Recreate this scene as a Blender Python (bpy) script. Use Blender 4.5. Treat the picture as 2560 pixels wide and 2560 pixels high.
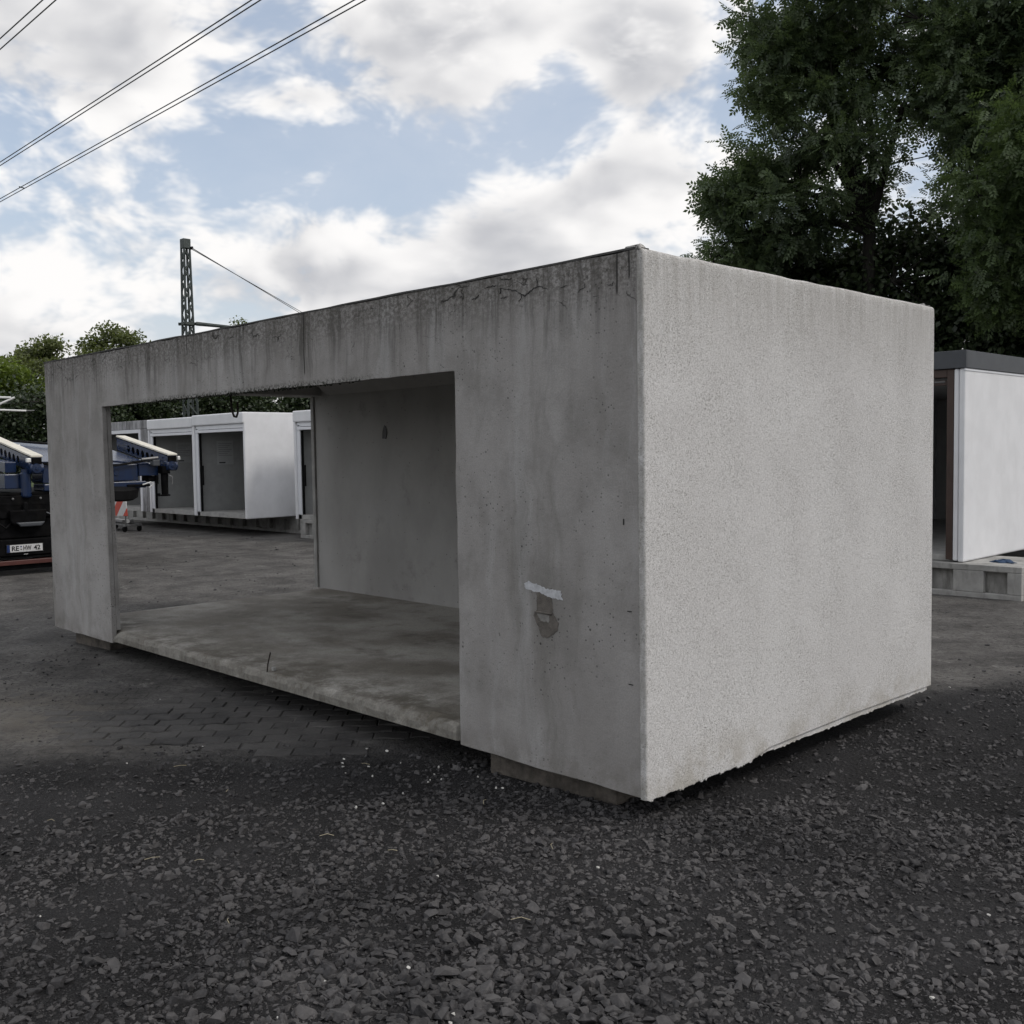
import bpy, bmesh, math, random
import numpy as np
from mathutils import Vector, Matrix

for o in list(bpy.data.objects):
    bpy.data.objects.remove(o)
scene = bpy.context.scene
COL = scene.collection
rng = np.random.default_rng(7)
random.seed(7)
rad = math.radians

# ------------------------------------------------------------------ camera
CAM = Vector((2.9055, -3.6592, 1.7426))
YAW, PITCH, ROLL = -0.79973, -0.058335, -0.014845
_f = Vector((math.sin(YAW)*math.cos(PITCH), math.cos(YAW)*math.cos(PITCH), math.sin(PITCH)))
_r = Vector((math.cos(YAW), -math.sin(YAW), 0.0))
_u = _r.cross(_f)
_c, _s = math.cos(ROLL), math.sin(ROLL)
_R = _c*_r + _s*_u
_U = -_s*_r + _c*_u
cam_data = bpy.data.cameras.new('camera')
cam_data.sensor_width = 36.0
cam_data.lens = 36.18
cam_data.clip_start = 0.05
cam_data.clip_end = 3000.0
cam = bpy.data.objects.new('camera', cam_data)
COL.objects.link(cam)
cam.matrix_world = Matrix(((_R.x, _U.x, -_f.x, CAM.x), (_R.y, _U.y, -_f.y, CAM.y), (_R.z, _U.z, -_f.z, CAM.z), (0, 0, 0, 1)))
scene.camera = cam

# ------------------------------------------------------------------ node helper
class NT:
    def __init__(self, tree):
        self.t = tree
        tree.nodes.clear()
    def put(self, sock, v):
        if isinstance(v, bpy.types.NodeSocket):
            self.t.links.new(v, sock)
        elif v is not None:
            if sock.type == 'RGBA' and hasattr(v, '__len__') and len(v) == 3:
                v = (*v, 1.0)
            sock.default_value = v
    def node(self, typ, props=None, ins=None):
        n = self.t.nodes.new(typ)
        for k, v in (props or {}).items():
            setattr(n, k, v)
        for k, v in (ins or {}).items():
            self.put(n.inputs[k], v)
        return n
    def m(self, op, a, b=None, c=None, clamp=False):
        n = self.t.nodes.new('ShaderNodeMath'); n.operation = op; n.use_clamp = clamp
        self.put(n.inputs[0], a)
        if b is not None: self.put(n.inputs[1], b)
        if c is not None: self.put(n.inputs[2], c)
        return n.outputs[0]
    def v(self, op, a, b=None):
        n = self.t.nodes.new('ShaderNodeVectorMath'); n.operation = op
        self.put(n.inputs[0], a)
        if b is not None: self.put(n.inputs[1], b)
        return n.outputs['Value'] if op in ('LENGTH', 'DOT_PRODUCT', 'DISTANCE') else n.outputs['Vector']
    def mix(self, f, a, b, blend='MIX'):
        n = self.t.nodes.new('ShaderNodeMix'); n.data_type = 'RGBA'; n.blend_type = blend
        self.put(n.inputs[0], f); self.put(n.inputs[6], a); self.put(n.inputs[7], b)
        return n.outputs[2]
    def noise(self, vec, scale, detail=3.0, rough=0.55, dist=0.0):
        n = self.node('ShaderNodeTexNoise', None, {'Scale': scale, 'Detail': detail, 'Roughness': rough, 'Distortion': dist})
        if vec is not None: self.put(n.inputs['Vector'], vec)
        return n.outputs['Fac']
    def vor(self, vec, scale, feature='F1', rnd=1.0):
        n = self.node('ShaderNodeTexVoronoi', {'feature': feature}, {'Scale': scale, 'Randomness': rnd})
        if vec is not None: self.put(n.inputs['Vector'], vec)
        return n
    def mr(self, v, a, b, c=0.0, d=1.0, smooth=True):
        n = self.t.nodes.new('ShaderNodeMapRange')
        n.interpolation_type = 'SMOOTHSTEP' if smooth else 'LINEAR'
        n.clamp = True
        self.put(n.inputs[0], v); self.put(n.inputs[1], a); self.put(n.inputs[2], b); self.put(n.inputs[3], c); self.put(n.inputs[4], d)
        return n.outputs[0]
    def xyz(self, x, y, z):
        n = self.t.nodes.new('ShaderNodeCombineXYZ')
        self.put(n.inputs[0], x); self.put(n.inputs[1], y); self.put(n.inputs[2], z)
        return n.outputs[0]
    def sep(self, v):
        n = self.t.nodes.new('ShaderNodeSeparateXYZ'); self.put(n.inputs[0], v)
        return n.outputs[0], n.outputs[1], n.outputs[2]
    def bump(self, h, strength=0.3, dist=0.01):
        n = self.node('ShaderNodeBump', None, {'Strength': strength, 'Distance': dist, 'Height': h})
        return n.outputs['Normal']

# ------------------------------------------------------------------ sky (clouds live in direction space)
SUN_AZ, SUN_EL = 62.0, 48.0          # azimuth from +Y towards +X
world = bpy.data.worlds.new('World')
scene.world = world
world.use_nodes = True
w = NT(world.node_tree)
tc = w.node('ShaderNodeTexCoord').outputs['Generated']
sky = w.node('ShaderNodeTexSky', {'sky_type': 'NISHITA', 'sun_disc': False, 'sun_elevation': rad(SUN_EL), 'sun_rotation': rad(SUN_AZ),
                                  'air_density': 1.0, 'dust_density': 2.2, 'ozone_density': 1.0})
dx, dy, dz = w.sep(tc)
az = w.m('MULTIPLY', w.m('ARCTAN2', dx, dy), 180/math.pi)
el = w.m('MULTIPLY', w.m('ARCSINE', dz), 180/math.pi)
ae = w.xyz(az, el, 0.0)
def n3(vec, scale, detail, rough):
    return w.node('ShaderNodeTexNoise', None, {'Vector': vec, 'Scale': scale, 'Detail': detail, 'Roughness': rough}).outputs['Fac']
Q = w.v('MULTIPLY', tc, (1.0, 1.0, 1.75))
wn = w.node('ShaderNodeTexNoise', None, {'Vector': Q, 'Scale': 6.0, 'Detail': 2.0, 'Roughness': 0.5}).outputs['Color']
Pw = w.v('ADD', Q, w.v('MULTIPLY', w.v('SUBTRACT', wn, (0.5, 0.5, 0.5)), (0.07, 0.07, 0.06)))
big = n3(Pw, 5.2, 5.5, 0.58)
above = n3(w.v('ADD', Pw, (0.012, 0.004, 0.060)), 5.2, 3.0, 0.58)
fine = n3(w.v('ADD', Pw, (4.0, 7.0, 0.0)), 21.0, 3.0, 0.62)
cov = w.m('ADD', w.m('MULTIPLY_ADD', big, 2.9, -1.45), w.m('MULTIPLY_ADD', fine, 1.5, -0.75))
# (azimuth, elevation, half widths in degrees, weight): the gaps and banks in the part of the sky in view
BANKS = [(-51.0,15.6,11.5,3.0,-0.68), (-42.8,17.6,3.6,3.6,-0.62), (-58.5,14.4,9.0,1.8,-0.30),
         (-65.8,19.8,8.5,3.8,0.50), (-49.6,22.5,7.4,2.8,0.50), (-38.4,20.9,3.8,2.9,0.75), (-38.4,14.2,6.4,3.0,0.70), (-52.0,9.2,15.0,2.8,0.50),
         (-56.4,18.1,4.2,1.2,0.55), (-55.8,15.0,2.9,0.8,0.45)]
tot = w.m('ADD', cov, 0.14)
for (a, e, sa, se, wt) in BANKS:
    n_ = w.node('ShaderNodeVectorMath', {'operation': 'MULTIPLY_ADD'})
    w.put(n_.inputs[0], ae); n_.inputs[1].default_value = (1/sa, 1/se, 0.0); n_.inputs[2].default_value = (-a/sa, -e/se, 0.0)
    tot = w.m('ADD', tot, w.mr(w.v('LENGTH', n_.outputs[0]), 0.2, 1.3, wt, 0.0))
dens = w.mr(tot, -0.26, 0.36)
thick = w.mr(tot, 0.05, 1.2)
# tops catch the light, bases and thick cores go grey
rim = w.m('MULTIPLY', w.m('SUBTRACT', above, big), 3.2)
shade = w.mr(w.m('ADD', w.m('ADD', rim, w.m('MULTIPLY', w.m('SUBTRACT', fine, 0.5), -1.3)), w.m('MULTIPLY', thick, 0.62)), -0.15, 0.85)
lit = w.mix(shade, (1.0, 0.985, 0.975), (0.52, 0.53, 0.565))
skyc = w.mix(1.0, sky.outputs[0], (0.180, 0.168, 0.156), 'MULTIPLY')
# thin high veil of cloud over the blue
skyc = w.mix(w.mr(big, 0.25, 0.7, 0.42, 0.68), skyc, (0.62, 0.68, 0.78))
# milky towards the horizon
haze_f = w.mr(el, 0.0, 13.0, 0.75, 0.0)
skyc = w.mix(haze_f, skyc, (0.70, 0.72, 0.76))
col = w.mix(dens, skyc, lit)
bg = w.node('ShaderNodeBackground', None, {'Color': col, 'Strength': 1.0})
out = w.node('ShaderNodeOutputWorld', None, {'Surface': bg.outputs[0]})
world.cycles.sampling_method = 'NONE'

sun_data = bpy.data.lights.new('sun', 'SUN')
sun_data.energy = 1.3
sun_data.angle = rad(14.0)
sun_data.color = (1.0, 0.965, 0.91)
sun = bpy.data.objects.new('sun', sun_data)
COL.objects.link(sun)
_sd = Vector((math.sin(rad(SUN_AZ))*math.cos(rad(SUN_EL)), math.cos(rad(SUN_AZ))*math.cos(rad(SUN_EL)), math.sin(rad(SUN_EL))))
sun.rotation_euler = (-_sd).to_track_quat('-Z', 'Y').to_euler()
sun.location = (30, 20, 40)

vs = scene.view_settings
vs.view_transform = 'Standard'
vs.look = 'None'
vs.exposure = 0.0
vs.gamma = 1.0
vs.use_curve_mapping = False
scene.cycles.use_denoising = True
scene.cycles.use_adaptive_sampling = True
scene.cycles.adaptive_threshold = 0.02
scene.cycles.max_bounces = 6
scene.cycles.diffuse_bounces = 3
scene.cycles.glossy_bounces = 2
scene.cycles.transmission_bounces = 2
scene.cycles.transparent_max_bounces = 4

# ------------------------------------------------------------------ materials
def new_mat(name):
    m = bpy.data.materials.new(name)
    m.use_nodes = True
    return m, NT(m.node_tree)
def finish(n, color, rough=0.8, metal=0.0, normal=None, spec=0.4):
    b = n.node('ShaderNodeBsdfPrincipled', None, {'Base Color': color, 'Roughness': rough, 'Metallic': metal, 'Specular IOR Level': spec})
    if normal is not None: n.put(b.inputs['Normal'], normal)
    n.node('ShaderNodeOutputMaterial', None, {'Surface': b.outputs[0]})
MATS = {}
def simple(name, c, rough=0.6, metal=0.0, var=0.25, scale=6.0, bump=0.0, spec=0.4, dirt=None):
    m, n = new_mat(name)
    pos = n.node('ShaderNodeNewGeometry').outputs['Position']
    f = n.noise(pos, scale, 5.0, 0.6)
    col = n.mix(n.mr(f, 0.3, 0.7), tuple(x*(1-var) for x in c), tuple(min(1, x*(1+var*0.6)) for x in c))
    if dirt:
        g = n.mr(n.noise(n.v('MULTIPLY', pos, (3.0, 3.0, 0.7)), 2.3, 6.0, 0.65), 0.5, 0.72, 0.0, dirt[3])
        col = n.mix(g, col, dirt[:3])
    nor = n.bump(n.noise(pos, scale*9, 3.0), bump, 0.01) if bump else None
    finish(n, col, rough, metal, nor, spec)
    MATS[name] = m
    return m

# raw cast concrete of the front wall
def mat_front():
    m, n = new_mat('cast_concrete')
    pos = n.node('ShaderNodeNewGeometry').outputs['Position']
    x, y, z = n.sep(pos)
    base = n.mix(n.mr(n.noise(n.v('MULTIPLY', pos, (1.0, 1.0, 0.45)), 1.5, 5.0, 0.6), 0.3, 0.7), (0.282, 0.269, 0.257), (0.385, 0.372, 0.36))
    # bleached and darker vertical runs
    base = n.mix(n.mr(n.noise(n.v('ADD', pos, (4, 4, 4)), 3.3, 6.0, 0.66), 0.44, 0.66, 0.0, 0.45), base, (0.185, 0.178, 0.165))
    warp = n.v('ADD', pos, n.v('MULTIPLY', n.xyz(n.noise(pos, 2.2, 3.0), 0.0, 0.0), (0.28, 0.0, 0.0)))
    run = n.noise(n.v('MULTIPLY', warp, (4.2, 4.2, 0.5)), 1.0, 5.0, 0.62)
    base = n.mix(n.mr(run, 0.50, 0.70, 0.0, 0.5), base, (0.44, 0.435, 0.43))
    run2 = n.noise(n.v('ADD', n.v('MULTIPLY', warp, (3.2, 3.2, 0.45)), (31.0, 2.0, 5.0)), 1.0, 6.0, 0.68)
    base = n.mix(n.mr(run2, 0.50, 0.70, 0.0, 0.6), base, (0.165, 0.158, 0.142))
    # dirt washed down from the roof edge
    reach = n.m('MULTIPLY', n.noise(n.xyz(n.m('MULTIPLY', x, 4.2), 0.0, 0.0), 1.0, 4.0, 0.7), 1.5)
    top = n.m('SUBTRACT', 2.64, z)
    fade = n.mr(n.m('DIVIDE', top, n.m('MAXIMUM', n.m('SUBTRACT', reach, 0.22), 0.05)), 0.15, 1.0, 1.0, 0.0)
    st = n.m('MULTIPLY', n.mr(n.noise(n.v('MULTIPLY', n.v('ADD', n.v('MULTIPLY', warp, (0.35, 0.35, 0.35)), n.v('MULTIPLY', pos, (0.65, 0.65, 0.65))), (16.0, 16.0, 1.0)), 1.0, 8.0, 0.72), 0.44, 0.64), n.mr(n.noise(n.xyz(n.m('ADD', x, 40.0), 0.0, 0.0), 2.1, 3.0, 0.6), 0.34, 0.60, 0.40, 1.0))
    base = n.mix(n.m('MULTIPLY', n.m('MULTIPLY', fade, st), 0.80), base, (0.045, 0.041, 0.036))
    band = n.m('MULTIPLY', n.mr(top, 0.03, 0.30, 1.0, 0.0), n.mr(n.noise(n.v('MULTIPLY', pos, (1.0, 1.0, 1.3)), 34.0, 6.0, 0.75), 0.40, 0.58))
    base = n.mix(n.m('MULTIPLY', band, 0.75), base, (0.075, 0.068, 0.058))
    # flaking cracks near the roof edge
    wob = n.v('ADD', pos, n.v('MULTIPLY', n.xyz(n.noise(pos, 9.0, 4.0), 0.0, n.noise(n.v('ADD', pos, (3, 1, 8)), 9.0, 4.0)), (0.16, 0.0, 0.16)))
    ce = n.vor(n.v('MULTIPLY', wob, (1.0, 1.0, 1.5)), 5.2, 'DISTANCE_TO_EDGE').outputs['Distance']
    cz = n.m('MULTIPLY', n.mr(top, 0.12, 0.36, 1.0, 0.0), n.mr(n.noise(n.v('MULTIPLY', pos, (1.0, 1.0, 2.2)), 3.4, 2.0), 0.54, 0.62))
    crack = n.m('MULTIPLY', n.mr(ce, 0.004, 0.030, 1.0, 0.0), cz)
    base = n.mix(n.m('MULTIPLY', crack, 0.9), base, (0.020, 0.018, 0.016))
    # blow holes
    v1 = n.vor(pos, 24.0); v2 = n.vor(pos, 58.0)
    clus = n.mr(n.noise(n.v('ADD', pos, (1.0, 0.0, 0.6)), 1.7, 3.0), 0.44, 0.62, 0.10, 1.0)
    r1, _, _ = n.sep(v1.outputs['Color']); r2, _, _ = n.sep(v2.outputs['Color'])
    p1 = n.m('MULTIPLY', n.mr(v1.outputs['Distance'], 0.08, 0.20, 1.0, 0.0), n.mr(r1, 0.70, 0.78))
    p2 = n.m('MULTIPLY', n.mr(v2.outputs['Distance'], 0.12, 0.34, 1.0, 0.0), n.mr(r2, 0.74, 0.80))
    pits = n.m('MULTIPLY', n.m('MAXIMUM', p1, p2), clus)
    base = n.mix(n.m('MULTIPLY', pits, 0.85), base, (0.04, 0.038, 0.035))
    # single long drip marks: x, z from, z to, half width
    for (lx, z0, z1, hw) in ((-2.735, 2.24, 2.66, 0.0045), (-4.31, 2.48, 2.66, 0.004), (-0.150, 2.44, 2.66, 0.004), (-0.078, 2.50, 2.66, 0.004)):
        dxl = n.m('ABSOLUTE', n.m('SUBTRACT', n.m('ADD', x, n.m('MULTIPLY', n.m('SUBTRACT', n.noise(pos, 6.0, 2.0), 0.5), 0.02)), lx))
        ln = n.m('MULTIPLY', n.mr(dxl, hw, hw*2.0, 1.0, 0.0), n.m('MULTIPLY', n.mr(z, z0, z0+0.03), n.mr(z, z1-0.03, z1, 1.0, 0.0)))
        base = n.mix(n.m('MULTIPLY', ln, 0.85), base, (0.025, 0.023, 0.021))
    # mossy lower edge of the lintel
    lo = n.m('MULTIPLY', n.mr(n.m('ABSOLUTE', n.m('SUBTRACT', z, 2.18)), 0.004, 0.045, 1.0, 0.0), n.mr(n.noise(pos, 46.0, 4.0, 0.7), 0.45, 0.56))
    lo = n.m('MULTIPLY', lo, n.m('MULTIPLY', n.mr(x, -5.6, -4.6), n.mr(x, -2.6, -1.7, 1.0, 0.0)))
    base = n.mix(n.m('MULTIPLY', lo, 0.95), base, (0.018, 0.02, 0.012))
    foot = n.m('MULTIPLY', n.mr(z, 0.14, 0.36, 1.0, 0.0), n.mr(n.noise(pos, 6.0, 5.0, 0.65), 0.42, 0.6))
    base = n.mix(n.m('MULTIPLY', foot, 0.35), base, (0.12, 0.105, 0.085))
    base = n.mix(n.mr(n.noise(pos, 130.0, 3.0), 0.35, 0.65, 0.0, 0.16), base, (0.08, 0.08, 0.08))
    h = n.m('SUBTRACT', n.m('MULTIPLY', n.noise(pos, 34.0, 5.0), 0.5), n.m('ADD', pits, crack))
    finish(n, base, 0.88, 0.0, n.bump(h, 0.35, 0.012), 0.25)
    return m
def mat_inner():
    m, n = new_mat('inner_concrete')
    pos = n.node('ShaderNodeNewGeometry').outputs['Position']
    c = n.mix(n.mr(n.noise(n.v('MULTIPLY', pos, (1.0, 1.0, 0.6)), 1.3, 5.0, 0.6), 0.3, 0.7), (0.33, 0.322, 0.31), (0.43, 0.422, 0.41))
    v1 = n.vor(pos, 20.0); r1, _, _ = n.sep(v1.outputs['Color'])
    p1 = n.m('MULTIPLY', n.mr(v1.outputs['Distance'], 0.05, 0.17, 1.0, 0.0), n.mr(r1, 0.76, 0.84))
    c = n.mix(n.m('MULTIPLY', p1, 0.8), c, (0.05, 0.05, 0.05))
    g = n.mr(n.noise(n.v('ADD', pos, (2, 2, 2)), 3.0, 6.0, 0.7), 0.55, 0.72, 0.0, 0.35)
    c = n.mix(g, c, (0.13, 0.125, 0.115))
    finish(n, c, 0.85, 0.0, n.bump(n.m('SUBTRACT', n.noise(pos, 40.0, 4.0), p1), 0.25, 0.01), 0.25)
    return m
def mat_floor():
    m, n = new_mat('stained_screed')
    pos = n.node('ShaderNodeNewGeometry').outputs['Position']
    x, y, z = n.sep(pos)
    c = n.mix(n.mr(n.noise(n.v('MULTIPLY', pos, (0.9, 1.1, 1.0)), 1.1, 7.0, 0.6), 0.34, 0.66), (0.215, 0.196, 0.168), (0.45, 0.432, 0.395))
    c = n.mix(n.mr(n.noise(n.v('ADD', pos, (5, 3, 0)), 3.4, 6.0, 0.7), 0.5, 0.72, 0.0, 0.5), c, (0.075, 0.064, 0.048))
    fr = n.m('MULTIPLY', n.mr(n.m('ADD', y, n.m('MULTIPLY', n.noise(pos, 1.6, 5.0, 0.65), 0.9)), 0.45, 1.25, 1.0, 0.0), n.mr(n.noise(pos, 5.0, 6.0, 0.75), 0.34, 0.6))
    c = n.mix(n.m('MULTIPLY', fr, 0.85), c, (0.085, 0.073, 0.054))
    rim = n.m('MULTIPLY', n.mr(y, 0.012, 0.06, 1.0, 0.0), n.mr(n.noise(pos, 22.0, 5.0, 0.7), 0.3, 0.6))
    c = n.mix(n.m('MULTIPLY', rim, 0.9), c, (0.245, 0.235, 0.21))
    low = n.m('MULTIPLY', n.mr(y, 0.004, 0.015, 1.0, 0.0), n.mr(n.noise(n.v('MULTIPLY', pos, (9, 9, 1.5)), 1.6, 5.0, 0.7), 0.42, 0.68, 0.0, 0.6))
    c = n.mix(low, c, (0.13, 0.12, 0.105))
    c = n.mix(n.mr(n.noise(pos, 90.0, 3.0), 0.4, 0.7, 0.0, 0.3), c, (0.08, 0.075, 0.065))
    finish(n, c, 0.82, 0.0, n.bump(n.noise(pos, 48.0, 5.0, 0.7), 0.4, 0.012), 0.3)
    return m
def mat_plaster():
    m, n = new_mat('speckled_render')
    pos = n.node('ShaderNodeNewGeometry').outputs['Position']
    x, y, z = n.sep(pos)
    c = n.mix(n.mr(n.noise(pos, 1.4, 5.0, 0.6), 0.3, 0.7), (0.665, 0.655, 0.645), (0.725, 0.718, 0.708))
    s1 = n.mr(n.noise(n.v('MULTIPLY', pos, (1.0, 1.0, 1.35)), 135.0, 2.0, 0.5, 1.6), 0.54, 0.64)
    s2 = n.mr(n.noise(n.v('ADD', pos, (7, 1, 3)), 230.0, 2.0, 0.5, 1.2), 0.54, 0.66)
    spk = n.m('MAXIMUM', s1, n.m('MULTIPLY', s2, 0.7))
    amt = n.mr(n.noise(pos, 2.6, 4.0), 0.3, 0.7, 0.55, 0.95)
    c = n.mix(n.m('MULTIPLY', spk, amt), c, (0.19, 0.18, 0.165))
    # grey wash below the roof edge
    top = n.m('SUBTRACT', 2.64, z)
    stre = n.noise(n.v('MULTIPLY', pos, (19.0, 19.0, 1.6)), 1.0, 7.0, 0.72)
    gl = n.m('MULTIPLY', n.mr(top, 0.0, 0.62, 1.0, 0.0), n.mr(stre, 0.3, 0.68, 0.25, 1.0))
    c = n.mix(n.m('MULTIPLY', gl, 0.5), c, (0.28, 0.265, 0.235))
    bt = n.m('MULTIPLY', n.mr(z, 0.14, 0.42, 1.0, 0.0), n.mr(n.noise(pos, 5.0, 5.0, 0.7), 0.4, 0.62))
    c = n.mix(n.m('MULTIPLY', bt, 0.5), c, (0.36, 0.33, 0.27))
    # grimy arris on the front corner
    cr = n.m('MULTIPLY', n.mr(y, -0.005, 0.014, 1.0, 0.0), n.mr(n.noise(n.v('MULTIPLY', pos, (1, 1, 0.5)), 11.0, 5.0, 0.7), 0.35, 0.62))
    c = n.mix(n.m('MULTIPLY', cr, 0.6), c, (0.27, 0.255, 0.225))
    h = n.m('SUBTRACT', n.m('MULTIPLY', n.noise(pos, 85.0, 3.0), 0.7), spk)
    finish(n, c, 0.93, 0.0, n.bump(h, 0.55, 0.008), 0.15)
    return m
def mat_ground():
    m, n = new_mat('yard_ground')
    pos = n.node('ShaderNodeNewGeometry').outputs['Position']
    x, y, z = n.sep(pos)
    d = n.m('ADD', n.m('MULTIPLY', n.m('ADD', x, 2.4), -0.747), n.m('MULTIPLY', n.m('ADD', y, 0.65), 0.665))
    d = n.m('SUBTRACT', d, n.mr(x, -0.9, 0.2, 0.0, 1.3))
    d = n.m('ADD', d, n.m('MULTIPLY', n.m('SUBTRACT', n.noise(pos, 1.6, 5.0, 0.6), 0.5), 0.9))
    yard = n.mr(n.m('ADD', d, n.m('MULTIPLY', n.m('SUBTRACT', n.noise(pos, 9.0, 6.0, 0.7), 0.5), 0.9)), -0.35, 0.5)
    g = n.mix(n.mr(n.noise(pos, 1.1, 6.0, 0.62), 0.36, 0.66), (0.010, 0.0097, 0.0104), (0.031, 0.0302, 0.0315))
    g = n.mix(n.mr(n.noise(pos, 150.0, 3.0, 0.7), 0.45, 0.75, 0.0, 0.8), g, (0.060, 0.058, 0.058))
    yb = n.mix(n.mr(n.noise(pos, 1.7, 9.0, 0.72), 0.34, 0.66), (0.068, 0.065, 0.062), (0.145, 0.139, 0.132))
    yb = n.mix(n.mr(n.noise(n.v('ADD', n.v('MULTIPLY', pos, (0.8, 1.3, 1.0)), (3, 8, 0)), 1.6, 10.0, 0.76), 0.585, 0.66, 0.0, 0.8), yb, (0.22, 0.212, 0.20))
    yb = n.mix(n.mr(n.noise(n.v('ADD', pos, (11, 4, 0)), 2.6, 8.0, 0.72), 0.60, 0.70, 0.0, 0.7), yb, (0.022, 0.021, 0.021))
    yb = n.mix(n.mr(n.noise(pos, 28.0, 6.0, 0.8), 0.46, 0.66, 0.0, 0.75), yb, (0.030, 0.028, 0.027))
    sand = n.m('MULTIPLY', n.mr(n.v('LENGTH', n.v('MULTIPLY', n.v('SUBTRACT', pos, (-4.25, -1.15, 0.0)), (0.75, 1.5, 0.0))), 0.15, 1.15, 1.0, 0.0), n.mr(n.noise(pos, 3.2, 6.0, 0.7), 0.36, 0.62))
    yb = n.mix(n.m('MULTIPLY', sand, 0.7), yb, (0.135, 0.122, 0.105))
    uu = n.m('ADD', n.m('MULTIPLY', x, 0.665), n.m('MULTIPLY', y, 0.747)); vv_ = n.m('ADD', n.m('MULTIPLY', x, -0.747), n.m('MULTIPLY', y, 0.665))
    bk = n.node('ShaderNodeTexBrick', None, {'Vector': n.xyz(n.m('ADD', uu, n.m('MULTIPLY', n.noise(pos, 3.0, 2.0), 0.05)), vv_, 0.0), 'Scale': 1.0, 'Brick Width': 0.224, 'Row Height': 0.15, 'Mortar Size': 0.007, 'Mortar Smooth': 0.6, 'Color1': (1, 1, 1), 'Color2': (0.86, 0.86, 0.86), 'Mortar': (0.35, 0.34, 0.33)})
    jm = n.mr(n.noise(n.v('ADD', pos, (6, 2, 0)), 0.55, 4.0, 0.6), 0.40, 0.62, 0.0, 0.8)
    yb = n.mix(jm, yb, n.mix(1.0, yb, bk.outputs['Color'], 'MULTIPLY'))
    c = n.mix(yard, g, yb)
    far = n.mr(n.v('LENGTH', n.v('MULTIPLY', pos, (1.0, 1.0, 0.0))), 34.0, 48.0)
    c = n.mix(far, c, (0.055, 0.075, 0.025))
    hg = n.m('ADD', n.m('MULTIPLY', n.noise(pos, 95.0, 4.0, 0.7), 1.0), n.m('MULTIPLY', n.vor(pos, 48.0).outputs['Distance'], 0.9))
    hy = n.m('MULTIPLY', n.noise(pos, 40.0, 6.0, 0.75), 0.8)
    h = n.m('ADD', n.m('MULTIPLY', hg, n.m('SUBTRACT', 1.0, yard)), n.m('MULTIPLY', hy, yard))
    finish(n, c, 0.92, 0.0, n.bump(h, 0.9, 0.022), 0.2)
    return m
def mat_stone(name, lo, hi):
    m, n = new_mat(name)
    g = n.node('ShaderNodeNewGeometry')
    a = n.node('ShaderNodeAttribute', {'attribute_name': 'rnd'}).outputs['Fac']
    oi = n.node('ShaderNodeObjectInfo').outputs['Random']
    r = n.m('FRACT', n.m('ADD', a, oi))
    c = n.mix(r, lo, hi)
    c = n.mix(n.mr(n.noise(g.outputs['Position'], 55.0, 4.0, 0.7), 0.42, 0.7, 0.0, 0.55), c, tuple(x*1.5 for x in hi))
    c = n.mix(1.0, c, n.mix(n.mr(n.noise(g.outputs['Position'], 0.9, 5.0, 0.6), 0.34, 0.66), (0.62, 0.62, 0.63), (1.3, 1.28, 1.26)), 'MULTIPLY')
    nz = n.sep(g.outputs['Normal'])[2]
    c = n.mix(n.m('MULTIPLY', n.mr(nz, 0.3, 0.95), n.mr(n.noise(g.outputs['Position'], 7.0, 4.0), 0.4, 0.65, 0.0, 0.4)), c, (0.085, 0.081, 0.078))
    finish(n, c, 0.82, 0.0, n.bump(n.noise(g.outputs['Position'], 120.0, 3.0), 0.3, 0.006), 0.3)
    return m
def mat_leaf(name, dark, light, trans=0.35):
    m, n = new_mat(name)
    a = n.node('ShaderNodeAttribute', {'attribute_name': 'rnd'}).outputs['Fac']
    c = n.mix(a, dark, light)
    d = n.node('ShaderNodeBsdfPrincipled', None, {'Base Color': c, 'Roughness': 0.45, 'Specular IOR Level': 0.45})
    t = n.node('ShaderNodeBsdfTranslucent', None, {'Color': n.mix(0.5, c, (light[0]*1.5, light[1]*1.6, light[2]*0.8))})
    mx = n.node('ShaderNodeMixShader', None, {0: trans})
    n.t.links.new(d.outputs[0], mx.inputs[1]); n.t.links.new(t.outputs[0], mx.inputs[2])
    n.node('ShaderNodeOutputMaterial', None, {'Surface': mx.outputs[0]})
    return m
def mat_weathered():
    m, n = new_mat('weathered_fascia')
    pos = n.node('ShaderNodeNewGeometry').outputs['Position']
    s = n.noise(n.v('MULTIPLY', pos, (6.0, 6.0, 1.2)), 1.0, 7.0, 0.72)
    c = n.mix(n.mr(s, 0.30, 0.66), (0.10, 0.10, 0.105), (0.44, 0.44, 0.45))
    c = n.mix(n.mr(n.noise(pos, 3.0, 4.0), 0.4, 0.7, 0.0, 0.5), c, (0.24, 0.235, 0.23))
    finish(n, c, 0.9, 0.0, n.bump(n.noise(pos, 40.0, 4.0), 0.2, 0.01), 0.2)
    return m
def mat_stripes():
    m, n = new_mat('red_white_stripes')
    pos = n.node('ShaderNodeNewGeometry').outputs['Position']
    x, y, z = n.sep(pos)
    t = n.m('FRACT', n.m('ADD', n.m('DIVIDE', n.m('SUBTRACT', n.m('MULTIPLY', x, 0.92), z), 0.62), 0.34))
    red = n.m('LESS_THAN', t, 0.5)
    c = n.mix(red, (0.62, 0.61, 0.60), (0.52, 0.055, 0.028))
    c = n.mix(n.mr(n.noise(pos, 9.0, 5.0, 0.7), 0.5, 0.75, 0.0, 0.35), c, (0.22, 0.2, 0.19))
    finish(n, c, 0.5, 0.0, None, 0.4)
    return m
FRONT, INNER, FLOOR, PLASTER, GROUND = mat_front(), mat_inner(), mat_floor(), mat_plaster(), mat_ground()
STONE = mat_stone('dark_crushed_stone', (0.016, 0.0155, 0.0165), (0.070, 0.068, 0.0695))
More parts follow.
